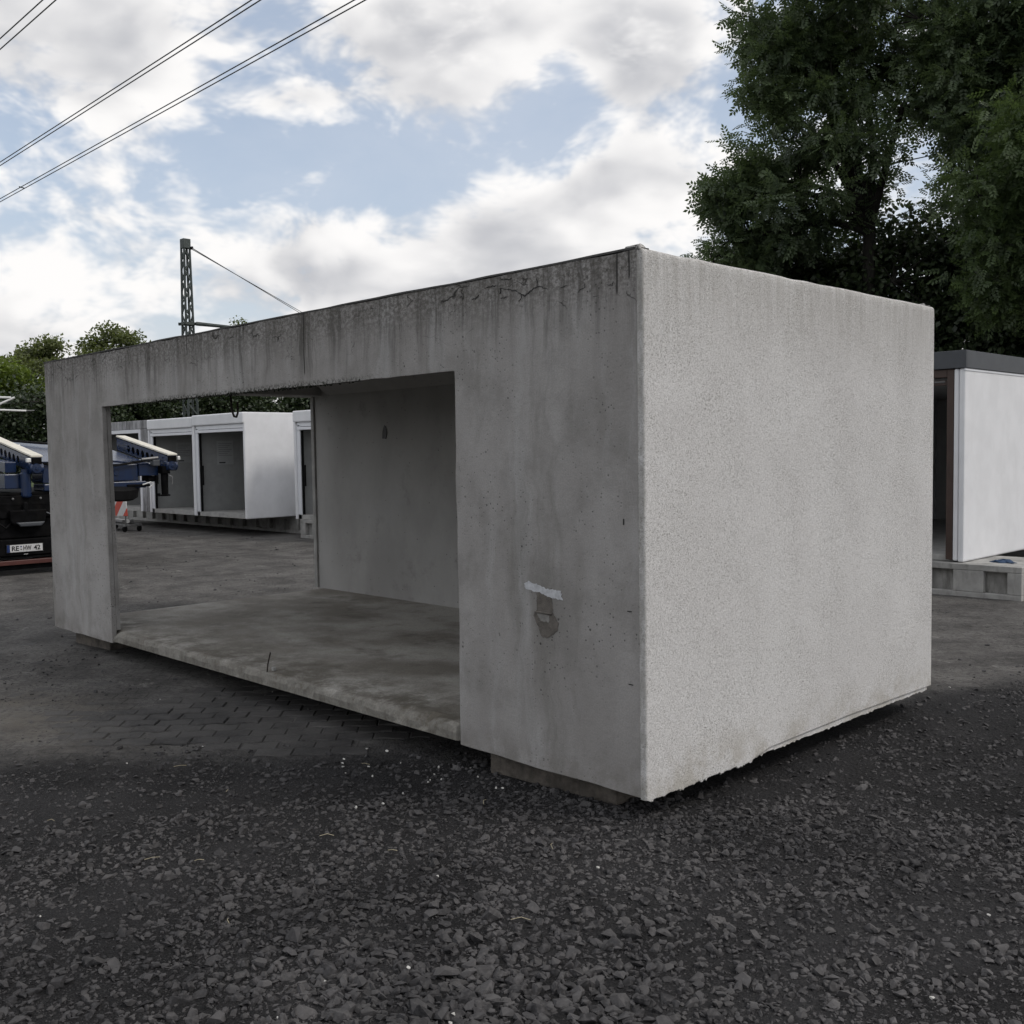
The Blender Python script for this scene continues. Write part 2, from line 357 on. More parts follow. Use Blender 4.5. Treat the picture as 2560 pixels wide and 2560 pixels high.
PAVER = mat_stone('grey_paver', (0.034, 0.033, 0.033), (0.062, 0.060, 0.058))
PALE = simple('pale_chip', (0.50, 0.49, 0.46), 0.8)
WHITE = simple('white_render', (0.72, 0.725, 0.74), 0.75, var=0.05, scale=3.0, bump=0.06, dirt=(0.5, 0.5, 0.5, 0.10))
WHITE2 = simple('white_frame', (0.70, 0.71, 0.74), 0.45, var=0.04)
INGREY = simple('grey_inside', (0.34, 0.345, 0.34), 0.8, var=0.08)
SLAB = simple('slab_concrete', (0.36, 0.355, 0.34), 0.85, var=0.2, bump=0.15)
BLOCK = simple('base_block_concrete', (0.33, 0.325, 0.31), 0.9, var=0.25, scale=4.0, bump=0.25, dirt=(0.09, 0.085, 0.075, 0.6))
TIMBER = simple('old_timber', (0.105, 0.092, 0.078), 0.85, var=0.45, scale=14.0, bump=0.4, dirt=(0.03, 0.027, 0.024, 0.7))
ANTHRA = simple('anthracite_sheet', (0.055, 0.060, 0.068), 0.5, var=0.12)
BROWN = simple('brown_frame', (0.055, 0.035, 0.028), 0.55, var=0.15)
BLACK = simple('black_rubber', (0.008, 0.008, 0.0085), 0.8, var=0.3, spec=0.15)
DARKMETAL = simple('black_chassis', (0.006, 0.006, 0.0065), 0.6, var=0.5, scale=10.0, spec=0.04, dirt=(0.012, 0.011, 0.010, 0.5))
BLUE = simple('blue_paint', (0.0055, 0.018, 0.058), 0.26, var=0.15, spec=0.5, dirt=(0.016, 0.018, 0.022, 0.55))
PAD = simple('cream_pad', (0.66, 0.63, 0.55), 0.7, var=0.1)
STEEL = simple('galvanised_steel', (0.17, 0.17, 0.17), 0.5, 0.5, var=0.2)
BARESPOT = simple('bare_spot', (0.22, 0.212, 0.20), 0.9, var=0.3, scale=30.0)
PALESTEEL = simple('pale_tube', (0.70, 0.70, 0.68), 0.4, 0.2, var=0.1)
MASTM = simple('mast_grey_green', (0.060, 0.072, 0.068), 0.6, 0.2, var=0.2)
CABLE = simple('cable', (0.035, 0.037, 0.042), 0.6, 0.0)
RED = simple('red_reflector', (0.085, 0.030, 0.025), 0.4, var=0.15)
PLATEW = simple('plate_white', (0.55, 0.55, 0.55), 0.45, var=0.08)
PLATEB = simple('plate_blue', (0.01, 0.03, 0.12), 0.45)
INK = simple('black_ink', (0.006, 0.006, 0.006), 0.5)
PAPER = simple('paper', (0.42, 0.43, 0.43), 0.7, var=0.05)
PAINT = simple('white_paint_smear', (0.50, 0.51, 0.53), 0.6, var=0.2, scale=40.0)
MORTAR = simple('brown_mortar', (0.135, 0.122, 0.108), 0.9, var=0.3, scale=22.0, bump=0.5)
CLOTHB = simple('blue_cloth', (0.025, 0.05, 0.10), 0.8, var=0.3)
RUST = simple('rusty_steel', (0.025, 0.018, 0.014), 0.8, var=0.4, scale=40.0)
BARK = simple('bark', (0.018, 0.016, 0.013), 0.9, var=0.4, scale=12.0, bump=0.4)
STRAW = simple('dry_straw', (0.34, 0.30, 0.21), 0.8)
WEATHERED, STRIPES = mat_weathered(), mat_stripes()
ROOFING = simple('roofing_felt', (0.09, 0.088, 0.085), 0.9, var=0.3, scale=20.0, bump=0.3)
GLASS = simple('dark_glass', (0.012, 0.014, 0.016), 0.08, var=0.1, spec=0.6)

# ------------------------------------------------------------------ objects
def tag(o, label=None, cat=None, group=None, kind=None):
    if label: o['label'] = label
    if cat: o['category'] = cat
    if group: o['group'] = group
    if kind: o['kind'] = kind
    return o
def thing(name, loc, label, cat, group=None):
    o = bpy.data.objects.new(name, None)
    COL.objects.link(o)
    o.location = loc
    o.empty_display_size = 0.2
    return tag(o, label, cat, group)
def origin_of(o):
    v = Vector((0, 0, 0))
    while o is not None:
        v += o.location
        o = o.parent
    return v
class MB:
    """collects shapes in world coordinates; build() links them as one mesh object"""
    def __init__(self):
        self.v = []; self.f = []
    def add(self, vs_, fs_):
        k = len(self.v)
        self.v += [tuple(p) for p in vs_]
        self.f += [tuple(i+k for i in q) for q in fs_]
        return self
    def box(self, x0, x1, y0, y1, z0, z1):
        return self.add([(x0,y0,z0),(x1,y0,z0),(x1,y1,z0),(x0,y1,z0),(x0,y0,z1),(x1,y0,z1),(x1,y1,z1),(x0,y1,z1)],
                        [(0,3,2,1),(4,5,6,7),(0,1,5,4),(1,2,6,5),(2,3,7,6),(3,0,4,7)])
    def obox(self, p0, p1, wdt, hgt, up=(0,0,1)):
        """bar from p0 to p1, wdt wide and hgt high"""
        p0, p1 = Vector(p0), Vector(p1); d = (p1-p0).normalized()
        s = d.cross(Vector(up))
        if s.length < 1e-5: s = d.cross(Vector((0,1,0)))
        s.normalize(); u = s.cross(d).normalized()
        pts = [p + s*a*wdt/2 + u*b*hgt/2 for p in (p0, p1) for (a, b) in ((-1,-1),(1,-1),(1,1),(-1,1))]
        return self.add(pts, [(0,1,2,3),(7,6,5,4),(0,4,5,1),(1,5,6,2),(2,6,7,3),(3,7,4,0)])
    def tube(self, pts, r, seg=8, cap=True):
        pts = [Vector(p) for p in pts]; k = len(self.v)
        rs = r if hasattr(r, '__len__') else [r]*len(pts)
        ref = None
        for i, p in enumerate(pts):
            d = (pts[min(i+1, len(pts)-1)] - pts[max(i-1, 0)]).normalized()
            if ref is None:
                ref = d.cross(Vector((0,0,1)))
                if ref.length < 0.05: ref = d.cross(Vector((1,0,0)))
            a = (ref - d*ref.dot(d)).normalized(); ref = a; b = d.cross(a)
            for j in range(seg):
                t = 2*math.pi*j/seg
                self.v.append(tuple(p + (a*math.cos(t)+b*math.sin(t))*rs[i]))
        for i in range(len(pts)-1):
            for j in range(seg):
                j2 = (j+1) % seg
                self.f.append((k+i*seg+j, k+i*seg+j2, k+(i+1)*seg+j2, k+(i+1)*seg+j))
        if cap:
            self.f.append(tuple(k+j for j in reversed(range(seg))))
            self.f.append(tuple(k+(len(pts)-1)*seg+j for j in range(seg)))
        return self
    def lathe(self, c, axis, prof, seg=20):
        """prof: (distance along axis, radius) pairs"""
        ax = Vector(axis).normalized(); a = ax.orthogonal().normalized(); b = ax.cross(a); c = Vector(c); k = len(self.v)
        for (t, r) in prof:
            for j in range(seg):
                q = 2*math.pi*j/seg
                self.v.append(tuple(c + ax*t + (a*math.cos(q)+b*math.sin(q))*r))
        for i in range(len(prof)-1):
            for j in range(seg):
                j2 = (j+1) % seg
                self.f.append((k+i*seg+j, k+i*seg+j2, k+(i+1)*seg+j2, k+(i+1)*seg+j))
        self.f.append(tuple(k+j for j in reversed(range(seg))))
        self.f.append(tuple(k+(len(prof)-1)*seg+j for j in range(seg)))
        return self
    def prism(self, poly, axis, a0, a1):
        """polygon in the two other axes (in order), pulled along axis from a0 to a1"""
        def P3(p, a):
            if axis == 'x': return (a, p[0], p[1])
            if axis == 'y': return (p[0], a, p[1])
            return (p[0], p[1], a)
        m_ = len(poly)
        return self.add([P3(p, a0) for p in poly] + [P3(p, a1) for p in poly],
                        [tuple(range(m_)), tuple(reversed(range(m_, 2*m_)))] + [(i, i+m_, (i+1) % m_ + m_, (i+1) % m_) for i in range(m_)])
    def build(self, name, mat_, parent=None, smooth=False, bevel=0.0, label=None, seg=2):
        o_ = origin_of(parent) if parent else Vector((0, 0, 0))
        me = bpy.data.meshes.new(name)
        me.from_pydata([(a-o_.x, b-o_.y, c-o_.z) for (a, b, c) in self.v], [], self.f)
        bm = bmesh.new(); bm.from_mesh(me); bmesh.ops.recalc_face_normals(bm, faces=bm.faces); bm.to_mesh(me); bm.free()
        if smooth:
            me.polygons.foreach_set('use_smooth', [True]*len(me.polygons))
        me.materials.append(mat_)
        o = bpy.data.objects.new(name, me)
        COL.objects.link(o)
        if parent: o.parent = parent
        if bevel:
            b = o.modifiers.new('bevel', 'BEVEL'); b.width = bevel; b.segments = seg; b.limit_method = 'ANGLE'; b.angle_limit = rad(40)
            b.harden_normals = False
        if label: o['label'] = label
        return o
def np_mesh(name, verts, faces, mat_, parent=None, rnd=None, smooth=False):
    """verts (n,3), faces (m,k) arrays of one face size, world coordinates"""
    o_ = origin_of(parent) if parent else Vector((0, 0, 0))
    verts = np.asarray(verts, np.float32) - np.array(o_, np.float32)
    faces = np.asarray(faces, np.int32)
    me = bpy.data.meshes.new(name)
    me.vertices.add(len(verts)); me.vertices.foreach_set('co', verts.ravel())
    k = faces.shape[1]
    me.loops.add(faces.size); me.loops.foreach_set('vertex_index', faces.ravel())
    me.polygons.add(len(faces)); me.polygons.foreach_set('loop_start', np.arange(0, faces.size, k, dtype=np.int32))
    me.polygons.foreach_set('use_smooth', np.full(len(faces), bool(smooth)))
    me.update(calc_edges=True)
    if rnd is not None:
        at = me.attributes.new('rnd', 'FLOAT', 'POINT'); at.data.foreach_set('value', np.asarray(rnd, np.float32))
    me.materials.append(mat_)
    o = bpy.data.objects.new(name, me); COL.objects.link(o)
    if parent: o.parent = parent
    return o
# cheap lattice noise for shapes
_tab = np.random.default_rng(3).random((256, 256))
def vnoise(x, y, s=1.0):
    x = np.asarray(x, float)*s + 500.0; y = np.asarray(y, float)*s + 500.0
    xi = np.floor(x).astype(int); yi = np.floor(y).astype(int)
    fx = x-xi; fy = y-yi; fx = fx*fx*(3-2*fx); fy = fy*fy*(3-2*fy)
    g = lambda a, b: _tab[a % 256, b % 256]
    return (g(xi,yi)*(1-fx)+g(xi+1,yi)*fx)*(1-fy) + (g(xi,yi+1)*(1-fx)+g(xi+1,yi+1)*fx)*fy
def fbm(x, y, s, oct=4):
    t = 0; a = 1.0; n_ = 0
    for i in range(oct):
        t = t + a*vnoise(x, y, s*2**i); n_ += a; a *= 0.5
    return t/n_

# ------------------------------------------------------------------ the yard
UX, UY = 0.665, 0.747                 # direction of the paver courses
VX, VY = -0.747, 0.665
PO = (-2.53, -0.824)
def uv_of(x, y):
    dx_, dy_ = np.asarray(x)-PO[0], np.asarray(y)-PO[1]
    return dx_*UX+dy_*UY, dx_*VX+dy_*VY
def gravel_side(x, y):
    """below 0: crushed stone, above 0: paved yard"""
    u_, v_ = uv_of(x, y)
    return v_ - np.clip((np.asarray(x)+0.9)/1.1, 0, 1)*1.25 + (fbm(x, y, 0.9, 5)-0.5)*1.1
def clear_of_dirt(x, y):
    u_, v_ = uv_of(x, y)
    a = np.exp(-((u_-0.45)/1.5)**2 - ((v_-0.6)/1.2)**2)
    return np.clip(a*1.5 + (fbm(x, y, 1.1)-0.5)*1.5, 0, 1)
def gh(x, y):
    s = gravel_side(x, y)
    g = np.clip(-s/0.3, 0, 1)
    yard = (1-g)*(0.008 - 0.013*clear_of_dirt(x, y) + (fbm(x, y, 5.0)-0.5)*0.008)
    stone = g*(0.004 + (fbm(x, y, 0.9)-0.5)*0.05 + (fbm(x, y, 4.0)-0.5)*0.02)
    near = np.clip(1-(np.hypot(np.asarray(x)+1, np.asarray(y))-11)/4, 0, 1)
    return (yard+stone)*near
xs = np.concatenate([-np.geomspace(600, 11.5, 26), np.arange(-11, 7.0, 0.05), np.geomspace(7.2, 600, 26)])
ys = np.concatenate([-np.geomspace(600, 6.3, 26), np.arange(-6.0, 8.0, 0.05), np.geomspace(8.2, 900, 30)])
GX, GY = np.meshgrid(xs, ys)
GZ = gh(GX, GY)
nx, ny = len(xs), len(ys)
idx = np.arange(nx*ny).reshape(ny, nx)
gf = np.stack([idx[:-1, :-1].ravel(), idx[:-1, 1:].ravel(), idx[1:, 1:].ravel(), idx[1:, :-1].ravel()], 1)
ground = np_mesh('ground', np.stack([GX.ravel(), GY.ravel(), GZ.ravel()], 1), gf, GROUND, smooth=True)
tag(ground, 'dark yard of crushed stone and dirty paving', kind='structure')

cam_rows = np.array([_R, _U, _f])
def screen(p):
    """distance and normalised picture position, only used to pick which repeats show largest"""
    q = (np.asarray(p, float)-np.array(CAM)) @ cam_rows.T
    return q[:, 2], q[:, 0]/np.maximum(q[:, 2], 1e-3)*1.005, q[:, 1]/np.maximum(q[:, 2], 1e-3)*1.005

# pavers with wavy long sides, laid in half bond
PL, PW = 0.224, 0.150
def paver_mesh(odd):
    n_ = 9; gap = 0.002; gv = 0.006; amp = 0.014
    us = np.linspace(gap, PL-gap, n_)
    wave = amp*np.sin(2*np.pi*us/PL + (np.pi if odd else 0))
    lo = [(u, gv+w_) for u, w_ in zip(us, wave)]
    hi = [(u, PW-gv+w_) for u, w_ in zip(us, wave)][::-1]
    ring = lo + hi
    cx_, cy_ = PL/2, PW/2
    k = len(ring); V = []; F = []
    for (z_, ins) in ((-0.05, 0.0), (-0.007, 0.0), (0.0, 0.007)):
        for (u, v_) in ring:
            uu = cx_+(u-cx_)*(1-ins/(PL/2)) ; vv = cy_+(v_-cy_)*(1-(ins*1.5+0.002)/(PW/2))
            a, b = uu-cx_, vv-cy_
            V.append((a*UX+b*VX, a*UY+b*VY, z_))
    for r in range(2):
        for j in range(k):
            F.append((r*k+j, r*k+(j+1) % k, (r+1)*k+(j+1) % k, (r+1)*k+j))
    F.append(tuple(2*k+j for j in range(k)))
    me = bpy.data.meshes.new('paver'); me.from_pydata(V, [], F); me.materials.append(PAVER)
    return me, np.array(V), F
pm = [paver_mesh(0), paver_mesh(1)]
cand = []
for k in range(0, 34):
    for i in range(-40, 40):
        uc = i*PL + (PL/2 if k % 2 else 0) + PL/2; vc = k*PW + PW/2
        x_ = PO[0]+uc*UX+vc*VX; y_ = PO[1]+uc*UY+vc*VY
        if x_ > -0.3 or x_ < -9 or y_ > 0.55: continue
        if k <= 1 and (vnoise(x_*3, y_*3, 1.0) < 0.30 or not (-0.2 < uc < 1.1)): continue
        if clear_of_dirt(x_, y_) < 0.08: continue
        cand.append((x_, y_, k % 2))
ca = np.array([(c[0], c[1], 0.0) for c in cand])
dd, sx_, sy_ = screen(ca)
inview = (np.abs(sx_) < 0.56) & (np.abs(sy_) < 0.56)
order = np.argsort(np.where(inview, dd, dd+100))
extra = MB()
for r, i in enumerate(order):
    x_, y_, odd = cand[i]
    z_ = float(0.003 + rng.normal()*0.0025)
    tilt = (rng.normal()*0.012, rng.normal()*0.012)
    if r < 300:
        o = bpy.data.objects.new('paver', pm[odd][0]); COL.objects.link(o); o.parent = ground
        o.location = (x_, y_, z_); o.rotation_euler = (tilt[0], tilt[1], rng.normal()*0.006)
    else:
        V = pm[odd][1]
        extra.add(V+np.array([x_, y_, z_]), pm[odd][2])
if extra.v:
    tag(extra.build('further_pavers', PAVER, ground), kind='stuff')

# crushed stone
def stone_template(seed, k=11):
    r_ = np.random.default_rng(seed)
    bm = bmesh.new()
    p = r_.normal(size=(k, 3)); p /= np.linalg.norm(p, axis=1)[:, None]
    p *= r_.uniform(0.84, 1.0, (k, 1))
    p *= np.array([r_.uniform(0.95, 1.35), r_.uniform(0.7, 1.0), r_.uniform(0.45, 0.85)])
    vs_ = [bm.verts.new(q) for q in p]
    bmesh.ops.convex_hull(bm, input=vs_)
    for v_ in [v_ for v_ in bm.verts if not v_.link_faces]: bm.verts.remove(v_)
    bmesh.ops.triangulate(bm, faces=bm.faces)
    bmesh.ops.recalc_face_normals(bm, faces=bm.faces)
    bm.verts.index_update()
    V = np.array([v_.co[:] for v_ in bm.verts]); F = np.array([[v_.index for v_ in f_.verts] for f_ in bm.faces])
    bm.free()
    return V, F
temps = [stone_template(100+i, 13+i % 4) for i in range(14)]          # the coarser stones
temps += [stone_template(300+i, 7) for i in range(8)]                  # grit
def polar(n_, r0, r1):
    a = rng.uniform(rad(-84), rad(-6), n_)
    r = np.sqrt(rng.uniform(r0*r0, r1*r1, n_))
    return CAM.x + r*np.sin(a), CAM.y + r*np.cos(a)
X = []; Y = []; RR = []
for (n_, r0, r1, med, sig, lim) in ((66000, 2.0, 5.2, 0.0062, 0.56, 0.028), (7000, 2.0, 5.2, 0.0155, 0.36, 0.038), (52000, 5.2, 9.5, 0.0080, 0.50, 0.028), (5200, 5.2, 9.5, 0.0155, 0.34, 0.036), (9000, 9.5, 14.0, 0.015, 0.4, 0.035)):
    x_, y_ = polar(n_, r0, r1)
    r_ = np.minimum(np.exp(rng.normal(np.log(med), sig, n_)), lim)
    if med > 0.018:      # the coarse stones lie in patches
        keep = fbm(x_, y_, 1.0) + rng.normal(0, 0.12, n_) > 0.47
    else:
        keep = rng.random(n_) < np.clip(0.45 + 2.2*(fbm(x_, y_, 1.4)-0.34), 0.38, 1.0)
    X.append(x_[keep]); Y.append(y_[keep]); RR.append(r_[keep])
# clods and grit strewn over the paved yard
n_ = 18000
x_ = np.concatenate([rng.uniform(-20, -1.5, 5000), rng.uniform(-6.5, -1.6, 13000)]); y_ = np.concatenate([rng.uniform(-2.2, 8.0, 5000), rng.uniform(-2.6, 0.4, 13000)])
X.append(x_); Y.append(y_); RR.append(np.concatenate([np.minimum(np.exp(rng.normal(np.log(0.008), 0.5, 5000)), 0.03), np.minimum(np.exp(rng.normal(np.log(0.0042), 0.45, 13000)), 0.014)]))
# one heap of coarse stones close to the camera
n_ = 1300
x_ = rng.normal(0.62, 0.42, n_); y_ = rng.normal(-1.62, 0.34, n_)
X.append(x_); Y.append(y_); RR.append(np.minimum(np.exp(rng.normal(np.log(0.021), 0.36, n_)), 0.048))
X = np.concatenate(X); Y = np.concatenate(Y); RR = np.concatenate(RR)
side = gravel_side(X, Y)
keep = (side + rng.normal(0, 0.22, len(X)) < 0.0) | ((X < -1.5) & (side > -0.2) & (fbm(X, Y, 1.2) + rng.normal(0, 0.1, len(X)) > 0.44) & (np.arange(len(X)) >= len(X)-1300-18000) & (np.arange(len(X)) < len(X)-1300)) | (rng.random(len(X)) < 0.16*np.exp(-np.clip(side, 0, 9)/0.35) + 0.012*np.exp(-np.clip(side, 0, 9)/2.5))
keep &= ~((X < -0.15) & (X > -7.0) & (Y > 0.5) & (Y < 3.05))
keep &= ~((Y > 7.9) & (X < -1))
X, Y, RR = X[keep], Y[keep], RR[keep]
Z = gh(X, Y) + RR*rng.uniform(-0.30, 0.30, len(X))
pp = np.stack([X, Y, Z], 1)
dd, sx_, sy_ = screen(pp)
appar = np.where((np.abs(sx_) < 0.5) & (np.abs(sy_) < 0.5), RR/np.maximum(dd, 0.5), 0)
biggest = set(np.argsort(-appar)[:290].tolist())
tm = []
for (V, F) in temps:
    me = bpy.data.meshes.new('stone'); me.from_pydata(V.tolist(), [], F.tolist()); me.materials.append(STONE); tm.append(me)
vv = []; ff = []; rr = []; base_ = 0
which = np.where(RR > 0.0105, rng.integers(0, 14, len(X)), rng.integers(14, len(temps), len(X)))
yaw_ = rng.uniform(0, 2*np.pi, len(X)); tx = rng.normal(0, 0.28, len(X)); ty = rng.normal(0, 0.28, len(X))
for i in biggest:
    o = bpy.data.objects.new('stone', tm[which[i]]); COL.objects.link(o); o.parent = ground
    o.location = pp[i]; o.scale = (RR[i],)*3; o.rotation_euler = (tx[i], ty[i], yaw_[i])
rest = np.array([i for i in range(len(X)) if i not in biggest])
for t, (V, F) in enumerate(temps):
    s = rest[which[rest] == t]
    if not len(s): continue
    cz, sz = np.cos(yaw_[s]), np.sin(yaw_[s])
    M = np.zeros((len(s), 3, 3))
    cx_, sx2 = np.cos(tx[s]), np.sin(tx[s]); cy_, sy2 = np.cos(ty[s]), np.sin(ty[s])
    o1 = np.zeros_like(cz); i1 = np.ones_like(cz)
    Rz = np.array([[cz, -sz, o1], [sz, cz, o1], [o1, o1, i1]]).transpose(2, 0, 1)
    Rx = np.array([[i1, o1, o1], [o1, cx_, -sx2], [o1, sx2, cx_]]).transpose(2, 0, 1)
    Ry = np.array([[cy_, o1, sy2], [o1, i1, o1], [-sy2, o1, cy_]]).transpose(2, 0, 1)
    M = (Rz @ Rx @ Ry) * RR[s][:, None, None]
    P_ = np.einsum('sij,vj->svi', M, V) + pp[s][:, None, :]
    vv.append(P_.reshape(-1, 3)); rr.append(np.repeat(rng.random(len(s)), len(V)))
    ff.append((F[None] + (base_ + np.arange(len(s))*len(V))[:, None, None]).reshape(-1, 3)); base_ += P_.shape[0]*P_.shape[1]
gravel = np_mesh('gravel', np.concatenate(vv), np.concatenate(ff), STONE, ground, rnd=np.concatenate(rr))
tag(gravel, kind='stuff')
# pale chips and straws scattered over it
chips = MB(); straws = MB()
cl = [(-1.2, -0.25, 0.22, 16), (0.55, -1.85, 0.18, 6), (0.0, -0.9, 2.0, 26), (-1.9, -0.35, 0.2, 5)]
for (cx_, cy_, sp, k) in cl:
    for i in range(k):
        x_, y_ = cx_+rng.normal()*sp, cy_+rng.normal()*sp
        V, F = temps[rng.integers(14)]
        s_ = rng.uniform(0.005, 0.012)
        chips.add(V*s_+np.array([x_, y_, float(gh(x_, y_))+0.018]), F.tolist())
for i in range(16):
    x_, y_ = CAM.x-rng.uniform(2.2, 6.5), CAM.y+rng.uniform(1.0, 3.4)
    if gravel_side(x_, y_) > 0: continue
    a = rng.uniform(0, 6.28); l_ = rng.uniform(0.03, 0.085); z_ = float(gh(x_, y_))+0.026
    straws.tube([(x_, y_, z_), (x_+l_/2*math.cos(a), y_+l_/2*math.sin(a), z_+0.006), (x_+l_*math.cos(a+0.25), y_+l_*math.sin(a+0.25), z_)], 0.0014, 4)
tag(chips.build('pale_chips', PALE, ground), kind='stuff')
tag(straws.build('dry_straws', STRAW, ground), kind='stuff')

# ------------------------------------------------------------------ the concrete garage in the foreground
Z0, ZT, GW, GD = 0.14, 2.64, 7.156, 3.02
OX0, OX1, OZ = -5.885, -1.29, 2.18
gar = thing('concrete_garage', (-GW/2, GD/2, Z0), 'large raw concrete garage shell on timbers, speckled side wall, open front', 'garage')
# front wall: pier, lintel, pier as one cast piece with worn edges
T = 0.042
gx = np.unique(np.concatenate([np.linspace(-GW, OX0, 22), np.linspace(OX0, OX1, 78), np.linspace(OX1, -0.028, 24)]))
gz = np.unique(np.concatenate([np.linspace(Z0, OZ, 36), np.linspace(OZ, ZT, 9)]))
nX, nZ = len(gx), len(gz)
def fw(i, k, back):
    x_, z_ = gx[i], gz[k]
    edge_o = abs(z_-OZ) < 1e-6 and OX0-1e-6 <= x_ <= OX1+1e-6
    if edge_o and OX0+.01 < x_ < OX1-.01: z_ += (vnoise(x_, 3.0, 9.0)-0.5)*0.005
    if k == 0: z_ += (vnoise(x_, 1.0, 6.0)-0.5)*0.010
    if k == nZ-1: z_ += (vnoise(x_, 7.0, 5.0)-0.5)*0.010
    if abs(x_-OX0) < 1e-6 and z_ < OZ: x_ += 0.045*(1-(z_-Z0)/(OZ-Z0)) + (vnoise(z_, 2.0, 7.0)-0.5)*0.006
    if abs(x_-OX1) < 1e-6 and z_ < OZ: x_ += (vnoise(z_, 9.0, 8.0)-0.5)*0.010
    if i == 0: x_ += (vnoise(z_, 4.0, 6.0)-0.5)*0.006
    y_ = T if back else (vnoise(x_, z_, 2.0)-0.5)*0.004
    return (x_, y_, z_)
V = [fw(i, k, b) for b in (0, 1) for k in range(nZ) for i in range(nX)]
solid = lambda i, k: 0 <= i < nX-1 and 0 <= k < nZ-1 and not (gx[i] >= OX0-1e-6 and gx[i+1] <= OX1+1e-6 and gz[k+1] <= OZ+1e-6)
ID = lambda i, k, b: b*nX*nZ + k*nX + i
F = []
for k in range(nZ-1):
    for i in range(nX-1):
        if not solid(i, k): continue
        F.append((ID(i,k,0), ID(i+1,k,0), ID(i+1,k+1,0), ID(i,k+1,0)))
        F.append((ID(i,k,1), ID(i,k+1,1), ID(i+1,k+1,1), ID(i+1,k,1)))
        if not solid(i-1, k): F.append((ID(i,k,0), ID(i,k+1,0), ID(i,k+1,1), ID(i,k,1)))
        if not solid(i+1, k): F.append((ID(i+1,k,0), ID(i+1,k,1), ID(i+1,k+1,1), ID(i+1,k+1,0)))
        if not solid(i, k-1): F.append((ID(i,k,0), ID(i,k,1), ID(i+1,k,1), ID(i+1,k,0)))
        if not solid(i, k+1): F.append((ID(i,k+1,0), ID(i+1,k+1,0), ID(i+1,k+1,1), ID(i,k+1,1)))
fwall = MB().add(V, F).build('front_wall', FRONT, gar, label='grey concrete front wall with streaks and a wide opening', bevel=0.004)
# inner ribs behind the jambs
MB().prism([(OX0-0.16, Z0+0.11), (OX0+0.040, Z0+0.11), (OX0-0.003, OZ), (OX0-0.003, OZ+0.2), (OX0-0.16, OZ+0.2)], 'y', T+0.0015, T+0.036).build('jamb_rib', FRONT, gar)
MB().box(OX1+0.004, OX1+0.16, T+0.003, T+0.036, Z0+0.11, OZ+0.2).build('jamb_rib', INNER, gar, bevel=0.004)
# floor slab with the broken sill
fx = np.linspace(-6.78, -0.125, 150)
prof = [(0.030, 0.150), (0.004, 0.158), (0.000, 0.205), (0.010, 0.236), (0.035, 0.248), (0.10, 0.250), (0.35, 0.250), (0.8, 0.25), (1.6, 0.25), (2.3, 0.25), (2.84, 0.252), (2.86, 0.15)]
V = []
for x_ in fx:
    inside = OX0+0.03 < x_ < OX1
    for j, (y_, z_) in enumerate(prof):
        if not inside and y_ < 0.085: y_ = 0.085
        if j in (2, 3, 4):
            z_ += (vnoise(x_, j*3.0, 11.0)-0.55)*0.014; y_ += max(0.0, (vnoise(x_, j*5.0+1, 9.0)-0.6))*0.03 if inside else 0
            bite = math.exp(-((x_+1.62)/0.055)**2) + 0.8*math.exp(-((x_+1.84)/0.05)**2)
            if inside and bite > 0.05: z_ -= bite*0.03; y_ += bite*0.03
            if inside and x_ < OX0+0.16: z_ -= (OX0+0.16-x_)*0.32
        if j == 0 and inside: z_ += (vnoise(x_, 20.0, 4.0)-0.5)*0.012
        V.append((x_, y_, z_))
m_ = len(prof)
F = [(a*m_+j, (a+1)*m_+j, (a+1)*m_+(j+1) % m_, a*m_+(j+1) % m_) for a in range(len(fx)-1) for j in range(m_)]
F += [tuple(range(m_)), tuple((len(fx)-1)*m_+j for j in reversed(range(m_)))]
MB().add(V, F).build('floor_slab', FLOOR, gar, label='brown stained concrete floor slab with a chipped front edge')
MB().box(-6.93, -0.125, 2.87, 2.985, Z0, 2.50).build('back_wall', INNER, gar)
MB().box(-6.93, -6.872, 2.78, 2.866, Z0+0.115, 2.385).build('end_rib', SLAB, gar, bevel=0.006)
MB().box(-6.866, -0.125, 2.80, 2.866, Z0+0.1, 2.48).build('back_wall_lining', INNER, gar)
MB().box(-0.12, -0.026, 0.095, 2.985, Z0+0.004, 2.5).build('side_wall', INNER, gar)
MB().box(-GW+0.05, -0.03, 0.09, 2.985, 2.504, 2.632).build('roof_slab', INNER, gar)
MB().box(-GW+0.06, -6.74, 0.09, 2.86, 2.388, 2.50).build('portal_beam', INNER, gar, bevel=0.01)
MB().prism([(2.795, 2.39), (2.795, 2.50), (2.66, 2.50)], 'x', -6.62, -0.13).build('ceiling_haunch', INNER, gar)
MB().prism([(0.142, 2.39), (0.142, 2.50), (0.26, 2.50)], 'x', -6.62, -0.13).build('ceiling_haunch', INNER, gar)
# felt lapping over the roof edge
V = []
fx = np.linspace(-GW-0.004, -0.05, 160)
for x_ in fx:
    w_ = (vnoise(x_, 3.3, 4.0)-0.5)*0.012
    for (y_, z_) in ((-0.004, 2.640+w_*0.4), (-0.005, 2.649+w_*0.6), (0.09, 2.656), (0.09, 2.640)):
        V.append((x_, y_, z_))
F = [(a*4+j, (a+1)*4+j, (a+1)*4+(j+1) % 4, a*4+(j+1) % 4) for a in range(len(fx)-1) for j in range(4)] + [(0,1,2,3), tuple((len(fx)-1)*4+j for j in (3,2,1,0))]
MB().add(V, F).build('roof_edge', ROOFING, gar)
MB().box(-GW+0.02, -0.1, 0.092, 2.97, 2.634, 2.654).build('roof_felt', ROOFING, gar)
